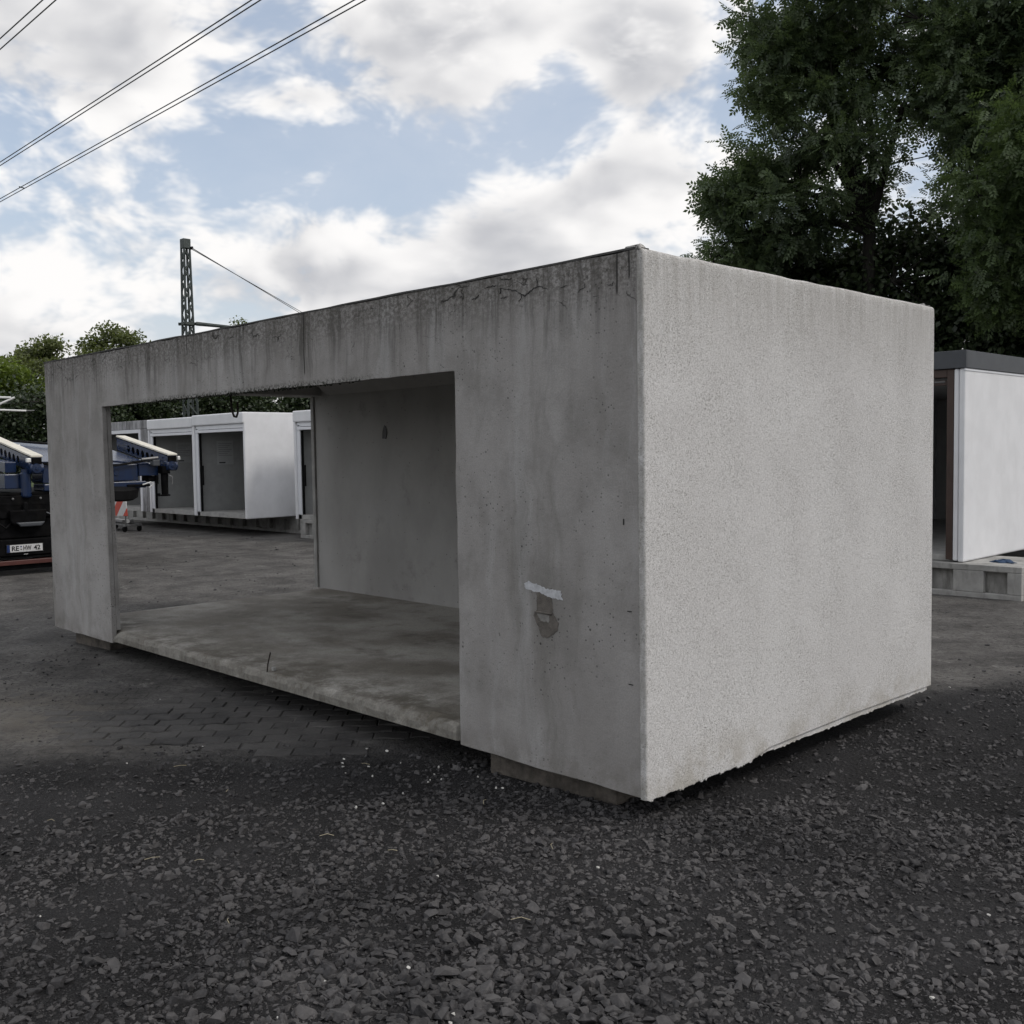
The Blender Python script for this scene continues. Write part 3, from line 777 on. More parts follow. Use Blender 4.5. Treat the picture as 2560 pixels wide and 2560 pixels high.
# thick speckled render on the side wall, rounded at the corners, ragged along the foot
path = [(-0.034, -0.003, 0, -1)]
for t in np.linspace(0, 1, 7): path.append((-0.012+0.012*math.sin(t*math.pi/2), 0.009-0.012*math.cos(t*math.pi/2), math.sin(t*math.pi/2), -math.cos(t*math.pi/2)))
for y_ in np.linspace(0.03, GD-0.03, 620): path.append((0.0, y_, 1, 0))
for t in np.linspace(0, 1, 6): path.append((-0.02+0.02*math.cos(t*math.pi/2), GD-0.02+0.02*math.sin(t*math.pi/2), math.cos(t*math.pi/2), math.sin(t*math.pi/2)))
path.append((-0.12, GD, 0, 1))
V = []; nv = 0
for (px, py, nx_, ny_) in path:
    rag = 0.0
    if py > 0.02:
        k_ = min(1.0, max(0.0, (1.05-py)/0.2))
        rag = k_*(-0.014*(fbm(py, 0.5, 9.0)-0.38) - (0.013 if vnoise(py, 8.0, 30.0) > 0.64 else 0)*vnoise(py, 2.0, 90.0) - 0.007*vnoise(py, 5.0, 110.0)) + (1-k_)*0.026
    lift = 0.012*max(0.0, 1-abs(py-1.9)/1.2)
    zs_ = [Z0-0.006+rag+lift, Z0-0.002+rag+lift, Z0+0.06, Z0+0.09] + list(np.linspace(0.35, 2.598, 16))
    row = [(px, py, z_) for z_ in zs_]
    for t in np.linspace(0.2, 1, 6):
        a = t*math.pi/2; R_ = 0.026
        row.append((px-nx_*R_*(1-math.cos(a))*(1 if nx_ > 0 else 0.3), py-ny_*R_*(1-math.cos(a))*(0.3), 2.616+R_*math.sin(a) + (vnoise(py, px, 7.0)-0.5)*0.006))
    row.append((px-nx_*0.12, py-ny_*0.06, 2.646))
    nv = len(row); V += row
F = [(a*nv+j, (a+1)*nv+j, (a+1)*nv+j+1, a*nv+j+1) for a in range(len(path)-1) for j in range(nv-1)]
so = MB().add(V, F).build('side_render', PLASTER, gar, smooth=True, label='light grey speckled render on the side wall with ragged foot')
sm = so.modifiers.new('thickness', 'SOLIDIFY'); sm.thickness = 0.018; sm.offset = -1.0
# drip lath line along the lower edge of the render
V = []
yy_ = np.linspace(0.86, 2.96, 420)
for i, y_ in enumerate(yy_):
    b = -0.012*fbm(y_, 1.0, 12.0) - 0.016*max(0, vnoise(y_, 6.0, 40.0)-0.45) - 0.006*vnoise(y_, 9.0, 120.0)
    V += [(-0.008, y_, 0.148+b), (-0.010, y_, 0.178), (-0.024, y_, 0.178), (-0.024, y_, 0.150+b)]
F = [(a*4+j, (a+1)*4+j, (a+1)*4+(j+1) % 4, a*4+(j+1) % 4) for a in range(419) for j in range(4)] + [(0,1,2,3), (1676,1679,1678,1677)]
MB().add(V, F).build('ragged_strip', PLASTER, gar)
# paint smear, old mortar patch and small marks on the pier
def blotch(pts, y_, name, mat_, jig=0.006, thick=0.002, seed=1):
    r_ = np.random.default_rng(seed); P_ = []
    n_ = len(pts)
    for i in range(n_):
        a, b = np.array(pts[i]), np.array(pts[(i+1) % n_])
        k = max(2, int(np.linalg.norm(b-a)/0.008))
        for t in range(k):
            P_.append(tuple(a+(b-a)*t/k + r_.normal(0, jig/2, 2)))
    m2 = len(P_)
    c_ = np.mean(P_, axis=0)
    V = [(p[0], y_, p[1]) for p in P_] + [(p[0], y_-thick, p[1]) for p in P_] + [(c_[0], y_-thick*1.2, c_[1])]
    F = [(i, (i+1) % m2, m2+(i+1) % m2, m2+i) for i in range(m2)] + [(m2+i, m2+(i+1) % m2, 2*m2) for i in range(m2)]
    return MB().add(V, F).build(name, mat_, gar)
blotch([(-0.775, 1.085), (-0.70, 1.080), (-0.62, 1.062), (-0.52, 1.058), (-0.515, 1.018), (-0.60, 1.022), (-0.70, 1.042), (-0.772, 1.052)], -0.001, 'paint_smear', PAINT, 0.006, 0.002, 3)
blotch([(-0.69, 1.045), (-0.585, 1.02), (-0.58, 0.95), (-0.545, 0.90), (-0.55, 0.86), (-0.62, 0.815), (-0.66, 0.82), (-0.69, 0.88), (-0.715, 0.92), (-0.69, 0.95)], 0.001, 'mortar_patch', MORTAR, 0.004, 0.004, 5)
MB().box(-0.700, -0.585, -0.012, -0.001, 0.936, 0.944).build('mortar_lip', MORTAR, gar, bevel=0.003)
blotch([(-0.685, 0.935), (-0.60, 0.93), (-0.60, 0.895), (-0.665, 0.90)], -0.002, 'bare_spot', BARESPOT, 0.004, 0.003, 8)
for (x_, z_, w_, h_) in ((-0.125, 1.40, 0.004, 0.028), (-0.105, 1.00, 0.026, 0.004), (-0.10, 0.66, 0.026, 0.004)):
    MB().box(x_, x_+w_, -0.004, -0.0005, z_, z_+h_).build('dark_mark', INK, gar)
# open cracks where the skin of the lintel is flaking
CRACKS = [[(-1.021, 2.592), (-0.977, 2.592), (-0.939, 2.589)], [(-0.923, 2.576), (-0.913, 2.557), (-0.924, 2.547)],
          [(-0.923, 2.576), (-0.85, 2.56), (-0.808, 2.544), (-0.778, 2.53), (-0.745, 2.515), (-0.706, 2.532), (-0.681, 2.545), (-0.661, 2.551), (-0.626, 2.548), (-0.607, 2.537), (-0.585, 2.531)],
          [(-0.661, 2.551), (-0.657, 2.572), (-0.663, 2.59)], [(-0.765, 2.52), (-0.778, 2.501), (-0.787, 2.491)], [(-0.914, 2.524), (-0.871, 2.526)],
          [(-0.922, 2.627), (-0.87, 2.61), (-0.838, 2.616)], [(-1.134, 2.542), (-1.1, 2.549), (-1.082, 2.562)], [(-0.505, 2.525), (-0.463, 2.532)],
          [(-0.389, 2.494), (-0.366, 2.504), (-0.343, 2.508), (-0.347, 2.526)], [(-0.21, 2.505), (-0.175, 2.497), (-0.17, 2.513)], [(-1.231, 2.561), (-1.219, 2.571)]]
r_ = np.random.default_rng(5)
for ck in CRACKS:
    pts = []
    for (a, b), (c, d) in zip(ck[:-1], ck[1:]):
        k = max(2, int(math.hypot(c-a, d-b)/0.010))
        for t in range(k):
            pts.append((a+(c-a)*t/k+r_.normal()*0.0022, b+(d-b)*t/k+r_.normal()*0.0022))
    pts.append(ck[-1])
    n_ = len(pts); wd = [max(0.0007, (0.0026 if len(ck) > 5 else 0.0016)*math.sin(math.pi*(i+0.6)/(n_+0.2))*r_.uniform(0.5, 1.5)) for i in range(n_)]
    V = []
    for i, (a, b) in enumerate(pts):
        c, d = pts[min(i+1, n_-1)]; e, f_ = pts[max(i-1, 0)]
        l_ = math.hypot(c-e, d-f_) + 1e-6; nx_, nz_ = -(d-f_)/l_, (c-e)/l_
        V += [(a+nx_*wd[i], -0.0035, b+nz_*wd[i]), (a-nx_*wd[i], -0.0035, b-nz_*wd[i]), (a-nx_*wd[i], 0.004, b-nz_*wd[i]), (a+nx_*wd[i], 0.004, b+nz_*wd[i])]
    F = [(a*4+j, (a+1)*4+j, (a+1)*4+(j+1) % 4, a*4+(j+1) % 4) for a in range(n_-1) for j in range(4)] + [(0,1,2,3), tuple((n_-1)*4+j for j in (3,2,1,0))]
    MB().add(V, F).build('crack', INK, gar)
# hook of bent bar under the lintel
MB().tube([(-4.04, 0.20, 2.50), (-4.045, 0.20, 2.20), (-4.03, 0.20, 2.08), (-4.00, 0.20, 2.035), (-3.965, 0.20, 2.03), (-3.945, 0.20, 2.06), (-3.945, 0.20, 2.14)], 0.008, 8).build('hook', RUST, gar, True)
# bent reinforcing bar left standing on the sill
MB().tube([(-3.36, 0.035, 0.235), (-3.345, 0.035, 0.30), (-3.31, 0.036, 0.385)], 0.005, 6).build('steel_pin', RUST, gar)
MB().box(-3.345, -3.318, 0.06, 0.085, 0.249, 0.275).build('spacer_block', SLAB, gar, bevel=0.003)
# slot in the back wall
MB().prism([(-5.635, 1.90), (-5.575, 1.895), (-5.555, 1.96), (-5.575, 2.02), (-5.60, 2.035), (-5.625, 1.98)], 'y', 2.793, 2.7985).build('wall_slot', INK, gar)
# moss along the lintel
moss = MB()
for i in range(420):
    x_ = -5.3 + 3.2*rng.beta(1.6, 1.8)
    V_, F_ = temps[rng.integers(14)]
    s_ = rng.uniform(0.004, 0.011)
    moss.add(V_*np.array([s_, s_*0.7, s_*1.1]) + np.array([x_, rng.uniform(-0.002, 0.02), 2.18+rng.uniform(-0.010, 0.006)]), F_.tolist())
MOSS = simple('dark_moss', (0.014, 0.017, 0.009), 0.95, var=0.5, scale=50)
tag(moss.build('moss', MOSS, gar), kind='stuff')

# timbers it stands on
def timber(p0, p1, wd, z1, label):
    c_ = (Vector(p0)+Vector(p1))/2
    t = MB().obox((p0[0], p0[1], z1/2-0.01), (p1[0], p1[1], z1/2-0.01), wd, z1+0.02)
    o = t.build('timber_beam', TIMBER, None, bevel=0.006)
    tag(o, label, 'timber', 'timbers under the concrete garage')
timber((-1.13, 0.165, 0), (-0.285, 0.215, 0), 0.2, 0.138, 'long dark timber under the near front corner of the concrete garage')
timber((-6.92, 0.20, 0), (-6.24, 0.24, 0), 0.2, 0.138, 'short dark timber under the far left pier of the concrete garage')
timber((-1.6, 2.62, 0), (-0.7, 2.62, 0), 0.2, 0.138, 'dark timber under the back wall of the concrete garage, toward the speckled side')
timber((-6.6, 2.62, 0), (-5.8, 2.62, 0), 0.2, 0.138, 'dark timber under the back wall of the concrete garage, toward the open end')

# ------------------------------------------------------------------ the row of garages behind, on concrete base blocks
def base_block(x1, n_, label, YB=8.25):
    """block whose front has n_ square recesses; x1 is its right end"""
    pitch = 0.603; x0 = x1 - n_*pitch; zt = 0.385; dep = 0.09
    t = thing('base_block', ((x0+x1)/2, YB+0.5, 0), label, 'base block', 'concrete base blocks under the garage row')
    mb = MB()
    mb.box(x0, x1, YB+dep, YB+1.1, -0.03, zt)
    mb.box(x0, x1, YB, YB+dep-0.0005, 0.312, zt-0.002)
    mb.box(x0, x1, YB, YB+dep-0.0005, -0.03, 0.065)
    for i in range(n_+1):
        a = x1 - i*pitch
        if i == 0: mb.box(a-0.155, a, YB+0.001, YB+dep-0.0005, 0.0652, 0.3118)
        elif i == n_: mb.box(a, a+0.19, YB+0.001, YB+dep-0.0005, 0.0652, 0.3118)
        else: mb.box(a-0.155, a+0.19, YB+0.001, YB+dep-0.0005, 0.0652, 0.3118)
    mb.build('body', BLOCK, t, bevel=0.008)
    return t
for x1_, y_, lb in ((-1.285, 8.25, 'pale base block with square recesses under the dark-topped garage at right'),
                    (-12.16, 8.25, 'lit base block with square recesses beside the back wall edge'),
                    (-15.79, 8.85, 'shaded base block below the white garage with the long side wall'),
                    (-19.42, 8.85, 'shaded base block below the second white garage'),
                    (-23.05, 8.85, 'shaded base block below the weathered grey garage')):
    base_block(x1_, 6, lb, y_)

def shell(t, x0, x1, yf, z0, z1, dep, mat_, tw=0.07, front_l=0.2, front_r=0.05, lint=0.24):
    """walls, roof and floor of a box open towards -y"""
    MB().box(x0, x0+tw, yf+0.06, yf+dep, z0+0.1, z1-0.1).build('side_wall', mat_, t)
    MB().box(x1-tw, x1, yf+0.012, yf+dep, z0, z1).build('side_wall', mat_, t, bevel=0.02)
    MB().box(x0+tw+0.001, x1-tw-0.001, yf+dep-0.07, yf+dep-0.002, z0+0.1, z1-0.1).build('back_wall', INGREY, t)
    MB().box(x0, x1-tw-0.002, yf+0.05, yf+dep, z1-0.098, z1-0.002).build('roof', mat_, t, bevel=0.015)
    MB().box(x0+0.002, x1-tw-0.002, yf+0.03, yf+dep-0.001, z0+0.004, z0+0.098).build('floor', SLAB, t)
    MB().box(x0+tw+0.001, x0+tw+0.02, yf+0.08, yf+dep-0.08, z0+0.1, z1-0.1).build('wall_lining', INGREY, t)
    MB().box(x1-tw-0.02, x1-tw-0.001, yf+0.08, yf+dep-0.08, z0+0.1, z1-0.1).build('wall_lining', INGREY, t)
def white_garage(x0, x1, yf, z0, z1, dep, label, paper=None, rail=True):
    t = thing('prefab_garage', ((x0+x1)/2, yf+dep/2, z0), label, 'garage', 'prefab garages in the row behind')
    shell(t, x0, x1, yf, z0, z1, dep, WHITE)
    MB().box(x0, x0+0.075, yf, yf+0.055, z0, z1-0.245).build('post', WHITE, t, bevel=0.012)
    MB().box(x0+0.078, x0+0.20, yf+0.03, yf+0.075, z0, z1-0.30).build('guide_rail', WHITE2, t, bevel=0.006)
    MB().box(x1-0.068, x1-0.024, yf+0.02, yf+0.07, z0+0.09, z1-0.30).build('guide_rail', WHITE2, t, bevel=0.006)
    MB().box(x0, x1-0.001, yf-0.02, yf+0.20, z1-0.243, z1-0.001).build('shutter_box', WHITE, t, bevel=0.03, seg=3)
    MB().box(x0+0.10, x1-0.03, yf+0.03, yf+0.12, z1-0.335, z1-0.246).build('lintel_profile', WHITE2, t, bevel=0.006)
    MB().box(x0+0.10, x1-0.03, yf+0.015, yf+0.12, z1-0.405, z1-0.345).build('lintel_profile', WHITE2, t, bevel=0.006)
    if rail:
        MB().box(x0+0.205, x0+0.235, yf+0.05, yf+0.10, z0+0.02, z1-0.42).build('black_seal', BLACK, t)
        MB().box(x0+0.236, x0+0.27, yf+0.08, yf+0.12, z0+0.70, z0+1.15).build('handle_strip', BLACK, t, bevel=0.006)
    if paper:
        y_, z_, w_, h_ = paper
        p = MB().box(x0+0.0905, x0+0.094, y_, y_+w_, z_, z_+h_).build('notice_sheet', PAPER, t)
        for r in range(7):
            MB().box(x0+0.0945, x0+0.0955, y_+0.04, y_+w_-0.04-0.05*(r % 3), z_+h_-0.07-r*0.045, z_+h_-0.062-r*0.045).build('text_line', STEEL, p)
        MB().box(x0+0.0945, x0+0.0955, y_+0.05, y_+w_*0.5, z_+0.03, z_+0.055).build('text_line', INK, p)
    return t
YW = 7.60
white_garage(-19.16, -16.86, YW, 0.385, 2.68, 6.0, 'white prefab garage standing forward, its long plain white side wall visible', (YW+0.55, 1.55, 0.42, 0.55))
white_garage(-21.50, -19.18, YW+0.01, 0.385, 2.655, 6.0, 'white open prefab garage between the weathered grey one and the forward white one', (YW+0.7, 1.6, 0.4, 0.5))
white_garage(-15.98, -13.6, 8.27, 0.385, 2.675, 6.0, 'white open prefab garage just left of the back wall edge, notice sheet inside', (8.27+0.4, 1.5, 0.42, 0.52))
# weathered garage at the left end of the row
t = thing('prefab_garage', (-22.75, YW+3, 0.385), 'weathered grey prefab garage with white door frame behind the blue arm', 'garage', 'prefab garages in the row behind')
shell(t, -24.1, -21.54, YW+0.04, 0.385, 2.66, 6.0, WEATHERED)
MB().box(-24.1, -21.53, YW+0.02, YW+0.12, 2.45, 2.658).build('fascia', WEATHERED, t, bevel=0.01)
MB().box(-21.88, -21.54, YW+0.02, YW+0.10, 0.39, 2.446).build('post', WEATHERED, t, bevel=0.01)
MB().box(-24.1, -23.9, YW+0.02, YW+0.10, 0.39, 2.446).build('post', WEATHERED, t, bevel=0.01)
f_ = MB().box(-21.99, -21.885, YW, YW+0.1, 0.40, 2.44).build('door_frame', WHITE2, t, bevel=0.006)
MB().box(-23.895, -21.995, YW, YW+0.1, 2.35, 2.44).build('door_frame_head', WHITE2, t, bevel=0.006)
MB().box(-23.895, -23.80, YW, YW+0.1, 0.40, 2.345).build('door_frame', WHITE2, t, bevel=0.006)

# garage at the right, anthracite roof trim and brown frame
RX, RY, RZ0, RZ1 = -1.955, 8.31, 0.39, 2.625
t = thing('prefab_garage', (-3.4, RY+3, RZ0), 'white garage with anthracite roof trim and brown door frame at right', 'garage')
MB().box(RX-0.07, RX, RY+0.012, RY+6, RZ0, RZ1).build('side_wall', WHITE, t, bevel=0.02)
MB().box(-4.9, -4.83, RY+0.012, RY+6, RZ0, RZ1).build('side_wall', WHITE, t)
MB().box(RX-0.128, RX-0.072, RY+0.01, RY+0.14, RZ0+0.01, RZ1-0.002).build('corner_post', WHITE, t, bevel=0.02)
MB().box(-4.829, RX-0.071, RY+5.9, RY+5.99, RZ0, RZ1-0.01).build('back_wall', INGREY, t)
MB().box(-4.829, RX-0.129, RY+0.1, RY+5.89, RZ0+0.002, RZ0+0.07).build('floor', SLAB, t)
MB().box(-4.829, RX-0.071, RY+0.15, RY+5.89, RZ1-0.1, RZ1-0.003).build('ceiling', INGREY, t)
MB().box(RX-0.21, RX-0.131, RY+0.02, RY+0.10, RZ0+0.02, RZ1-0.004).build('door_frame', BROWN, t, bevel=0.005)
MB().box(-4.82, RX-0.212, RY+0.02, RY+0.10, 2.53, RZ1-0.004).build('door_frame_head', BROWN, t, bevel=0.005)
MB().box(-4.82, RX-0.212, RY+0.06, RY+0.13, 2.44, 2.50).build('shutter_slat', BROWN, t, bevel=0.005)
MB().box(-2.38, -2.20, RY+0.045, RY+0.058, 2.475, 2.49).build('latch', STEEL, t)
tr = MB()
tr.box(-4.93, RX+0.022, RY-0.012, RY+0.02, RZ1+0.001, 2.83)
tr.box(RX-0.012, RX+0.020, RY+0.021, RY+6.02, RZ1+0.001, 2.829)
tr.build('roof_trim', ANTHRA, t, bevel=0.006)
MB().box(-4.92, RX-0.013, RY+0.021, RY+6.0, RZ1+0.004, 2.80).build('roof', ROOFING, t)
MB().box(RX-0.008, RX+0.008, RY+0.0, RY+6.0, RZ1-0.03, RZ1-0.002).build('drip_strip', WHITE2, t, bevel=0.004)
# crumpled blue cloth lying on the block beside it
n_ = 18
V = []
for i in range(n_):
    for j in range(n_):
        a, b = i/(n_-1)-0.5, j/(n_-1)-0.5
        V.append((-1.62+a*0.24+0.03*math.sin(b*9), 8.62+b*0.14+0.02*math.sin(a*11), 0.388+0.05*fbm(a*1.0+3, b*1.0, 6.0)*max(0, 1-(2.1*abs(a))**2)*max(0, 1-(2.1*abs(b))**2)+0.003))
F = [(i*n_+j, (i+1)*n_+j, (i+1)*n_+j+1, i*n_+j+1) for i in range(n_-1) for j in range(n_-1)]
cl_ = MB().add(V, F).build('cloth', CLOTHB, None)
cl_.modifiers.new('thickness', 'SOLIDIFY').thickness = 0.004
tag(cl_, 'crumpled blue cloth lying on the base block at right', 'cloth')

# ------------------------------------------------------------------ the blue garage transporter, rear end towards the yard
TX = -13.2
tk = thing('transport_truck', (-16.5, 1.85, 0), 'dark truck with blue lifting frame, white padded arms and rear number plate', 'truck')
def part(mb, name, mat_, parent=None, **k): return mb.build(name, mat_, parent or tk, **k)
part(MB().box(-21.4, TX-0.25, 1.28, 1.42, 0.78, 1.04), 'chassis_rail', DARKMETAL, bevel=0.01)
part(MB().box(-21.4, TX-0.25, 2.26, 2.40, 0.78, 1.04), 'chassis_rail', DARKMETAL, bevel=0.01)
rb = MB().box(TX-0.35, TX-0.10, 0.66, 3.02, 0.86, 1.20)
rb.box(TX-0.30, TX-0.12, 0.70, 2.98, 0.56, 0.855)
part(rb, 'rear_crossbeam', DARKMETAL, bevel=0.012)
part(MB().box(-20.3, TX-0.12, 0.64, 3.04, 1.204, 1.245), 'frame_deck', DARKMETAL, bevel=0.006)
part(MB().box(TX-0.12, TX-0.097, 0.68, 3.0, 1.05, 1.09), 'ledge', DARKMETAL, bevel=0.004)
part(MB().box(TX-0.30, TX-0.04, 0.64, 3.04, 0.30, 0.55), 'light_bar', DARKMETAL, bevel=0.015)
part(MB().box(TX-0.30, TX-0.06, 0.62, 3.06, 0.255, 0.285), 'bumper_lip', DARKMETAL, bevel=0.006)
part(MB().box(TX-0.24, TX-0.03, 0.60, 3.06, 0.165, 0.235), 'red_reflective_bar', RED, bevel=0.008)
part(MB().box(TX-0.26, TX-0.08, 0.60, 3.06, 0.09, 0.158), 'underrun_bar', DARKMETAL, bevel=0.008)
for y_ in (1.0, 2.7):
    part(MB().box(TX-0.28, TX-0.16, y_-0.05, y_+0.05, 0.09, 0.9), 'bumper_bracket', DARKMETAL, bevel=0.006)
# towing jaw under a bent hood
jw = MB()
jw.prism([(1.62, 0.985), (2.16, 0.985), (2.14, 0.80), (2.05, 0.74), (1.72, 0.74), (1.64, 0.80)], 'x', TX-0.09, TX-0.02)
part(jw, 'tow_jaw', DARKMETAL, bevel=0.02)
part(MB().prism([(1.70, 0.80), (2.12, 0.80), (2.06, 0.735), (1.76, 0.735)], 'x', TX-0.018, TX+0.02), 'tow_lip', ANTHRA, bevel=0.015)
part(MB().lathe((TX-0.05, 1.86, 0.96), (0, 0, 1), [(0, 0.035), (0.12, 0.035), (0.14, 0.02)], 12), 'coupling_pin', DARKMETAL)
part(MB().tube([(TX-0.05, 2.16, 0.93), (TX+0.0, 2.40, 0.82), (TX-0.03, 2.42, 0.62)], 0.012, 6), 'release_lever', ANTHRA)
# number plate
pl = part(MB().box(TX-0.038, TX-0.028, 1.555, 2.09, 0.345, 0.475), 'plate_holder', INK, bevel=0.004)
npl = part(MB().box(TX-0.0275, TX-0.022, 1.605, 2.075, 0.358, 0.466), 'number_plate', PLATEW, bevel=0.003, label='white plate reading RE HW 42')
part(MB().box(TX-0.0275, TX-0.022, 1.565, 1.604, 0.358, 0.466), 'plate_band', PLATEB)
def letters(txt, y0, z0, size, parent, wdt):
    cu = bpy.data.curves.new('plate_letters', 'FONT'); cu.body = txt; cu.size = size; cu.offset = 0.002; cu.extrude = 0.0006
    tmp = bpy.data.objects.new('tmp', cu); COL.objects.link(tmp)
    bpy.context.view_layer.update()
    me = bpy.data.meshes.new_from_object(tmp.evaluated_get(bpy.context.evaluated_depsgraph_get()))
    bpy.data.objects.remove(tmp)
    co = np.array([v_.co[:] for v_ in me.vertices]); lo, hi = co.min(0), co.max(0)
    s_ = wdt/(hi[0]-lo[0]); o_ = origin_of(parent)
    for v_ in me.vertices:
        a, b, c = v_.co
        v_.co = (TX-0.0212+c-o_.x, y0+(a-lo[0])*s_-o_.y, z0+(b-lo[1])*size/(hi[1]-lo[1])-o_.z)
    me.materials.clear(); me.materials.append(INK)
    o = bpy.data.objects.new('plate_letters', me); COL.objects.link(o); o.parent = parent
letters('RE', 1.630, 0.376, 0.074, npl, 0.102)
letters('HW', 1.795, 0.376, 0.074, npl, 0.116)
letters('42', 1.945, 0.376, 0.074, npl, 0.095)
part(MB().lathe((TX-0.0215, 1.763, 0.438), (1, 0, 0), [(0, 0.012), (0.001, 0.012)], 12), 'seal_sticker', PLATEB, npl)
part(MB().lathe((TX-0.0215, 1.763, 0.396), (1, 0, 0), [(0, 0.012), (0.001, 0.012)], 12), 'seal_sticker', STEEL, npl)
part(MB().box(TX-0.03, TX-0.02, 1.80, 1.86, 0.318, 0.324), 'plate_lamp', PALESTEEL)
for y_ in (0.80, 2.70):
    lm = part(MB().box(TX-0.04, TX-0.01, y_, y_+0.28, 0.36, 0.48), 'tail_light', RED, bevel=0.01)
# air and light lines, mud flaps, small fittings at the tail
for k, y_ in enumerate((0.95, 1.15, 1.35)):
    part(MB().tube([(TX-0.11, y_, 1.02), (TX-0.05, y_+0.05, 0.86), (TX-0.06, y_+0.22, 0.72), (TX-0.10, y_+0.32, 0.80), (TX-0.13, y_+0.36, 0.95)], 0.013, 6), 'air_hose', BLACK, smooth=True)
    part(MB().lathe((TX-0.10, y_, 1.03), (1, 0, 0), [(0, 0.03), (0.03, 0.03), (0.035, 0.015), (0.05, 0.015)], 10), 'hose_socket', STEEL)
part(MB().box(TX-0.10, TX-0.05, 2.45, 2.62, 0.88, 1.02), 'junction_box', ANTHRA, bevel=0.01)
part(MB().tube([(TX-0.06, 2.5, 0.88), (TX-0.02, 2.44, 0.70), (TX-0.05, 2.30, 0.58)], 0.01, 6), 'light_cable', BLACK, smooth=True)
for y_ in (0.72, 2.62):
    part(MB().box(TX-0.50, TX-0.48, y_, y_+0.34, 0.18, 0.78), 'mud_flap', BLACK)
for y_ in (0.9, 1.3, 1.7, 2.1, 2.5, 2.9):
    part(MB().lathe((TX-0.10, y_, 1.15), (1, 0, 0), [(0, 0.018), (0.012, 0.018), (0.016, 0.01)], 8), 'bolt', STEEL)
# wheels
def wheel(x_, y_, s):
    w_ = part(MB().lathe((x_, y_, 0.49), (0, s, 0), [(-0.15, 0.30), (-0.15, 0.44), (-0.11, 0.485), (0.11, 0.485), (0.15, 0.44), (0.15, 0.30)], 28), 'wheel', BLACK)
    part(MB().lathe((x_, y_, 0.49), (0, s, 0), [(-0.10, 0.29), (0.02, 0.29), (0.03, 0.12), (0.12, 0.10), (0.13, 0.02)], 20), 'rim', STEEL, w_)
for x_ in (-15.3, -16.65, -20.6):
    wheel(x_, 0.86, -1); wheel(x_, 2.82, 1)
# cab
cabp = [(-22.7, 0.45), (-22.75, 1.5), (-22.45, 2.75), (-21.3, 2.9), (-21.1, 2.8), (-21.1, 0.75), (-21.25, 0.45)]
cb = part(MB().prism([(a, b) for a, b in cabp], 'y', 0.64, 3.06), 'cab', BLUE, bevel=0.05)
part(MB().prism([(-22.73, 1.62), (-22.49, 2.58), (-22.46, 2.58), (-22.70, 1.62)], 'y', 0.78, 2.92), 'windscreen', GLASS, cb)
for y_ in (0.625, 3.05):
    part(MB().box(-22.35, -21.55, y_, y_+0.02, 1.65, 2.45), 'side_window', GLASS, cb)
    part(MB().lathe((-22.0, y_+0.01, 0.49), (0, 1, 0), [(-0.02, 0.45), (0.02, 0.45)], 20), 'wheel_arch', DARKMETAL, cb)

# blue lifting frame, shifted sideways over the right flank
fr = MB()
fr.box(TX-0.60, TX-0.14, 2.16, 3.66, 1.37, 1.64)
fr.box(TX-0.56, TX-0.10, 2.16, 3.78, 1.25, 1.358)
part(fr, 'lifting_frame', BLUE, bevel=0.015, label='blue steel cross frame of the lifting gear')
part(MB().box(TX-0.50, TX-0.16, 3.68, 4.02, 1.44, 1.635), 'frame_end', BLUE, bevel=0.015)
part(MB().box(TX-0.46, TX-0.20, 3.86, 4.0, 1.34, 1.436), 'end_bracket', DARKMETAL, bevel=0.01)
part(MB().lathe((TX-0.135, 2.42, 1.50), (1, 0, 0), [(0, 0.13), (0.012, 0.13), (0.013, 0.11), (0.02, 0.10)], 20), 'round_cover', BLUE)
for y_ in (2.8, 3.05, 3.3): part(MB().lathe((TX-0.138, y_, 1.50), (1, 0, 0), [(0, 0.05), (0.01, 0.045)], 14), 'bolt_boss', BLUE)
part(MB().box(TX-4.5, TX-0.16, 1.62, 1.86, 1.30, 1.52), 'side_beam', BLUE, bevel=0.012)
part(MB().obox((TX-0.25, 1.74, 1.62), (TX-3.6, 1.74, 1.86), 0.16, 0.16), 'strut', BLUE, bevel=0.01)
# sloping deck sheets between the arms
dk = MB()
def sheet(q, th=0.012):
    q = [Vector(a) for a in q]; n_ = (q[1]-q[0]).cross(q[2]-q[0]).normalized()
    if n_.z < 0: n_ = -n_
    dk.add([a for a in q]+[a-n_*th for a in q], [(0,1,2,3),(7,6,5,4),(0,4,5,1),(1,5,6,2),(2,6,7,3),(3,7,4,0)])
sheet([(TX-0.62, 2.16, 1.70), (TX-0.62, 3.95, 1.69), (TX-2.7, 3.95, 2.03), (TX-2.7, 2.16, 2.04)])
sheet([(TX-0.16, 2.18, 1.648), (TX-0.16, 3.86, 1.645), (TX-0.618, 3.95, 1.675), (TX-0.618, 2.18, 1.67)])
part(dk, 'deck', BLUE, label='flat blue deck sheets between the lifting arms')
part(MB().obox((TX-0.25, 3.62, 1.66), (TX-0.75, 3.45, 1.70), 0.10, 0.02), 'step_tread', BLUE, bevel=0.004)
part(MB().box(TX-1.75, TX-1.45, 2.18, 2.30, 1.90, 1.98), 'rear_lamp_block', PALESTEEL, bevel=0.01)
part(MB().tube([(TX-4.5, 2.05, 2.16), (TX-2.8, 2.3, 2.09), (TX-2.2, 2.9, 2.01), (TX-2.0, 3.36, 1.98)], 0.022, 6), 'cable_loom', BLACK)
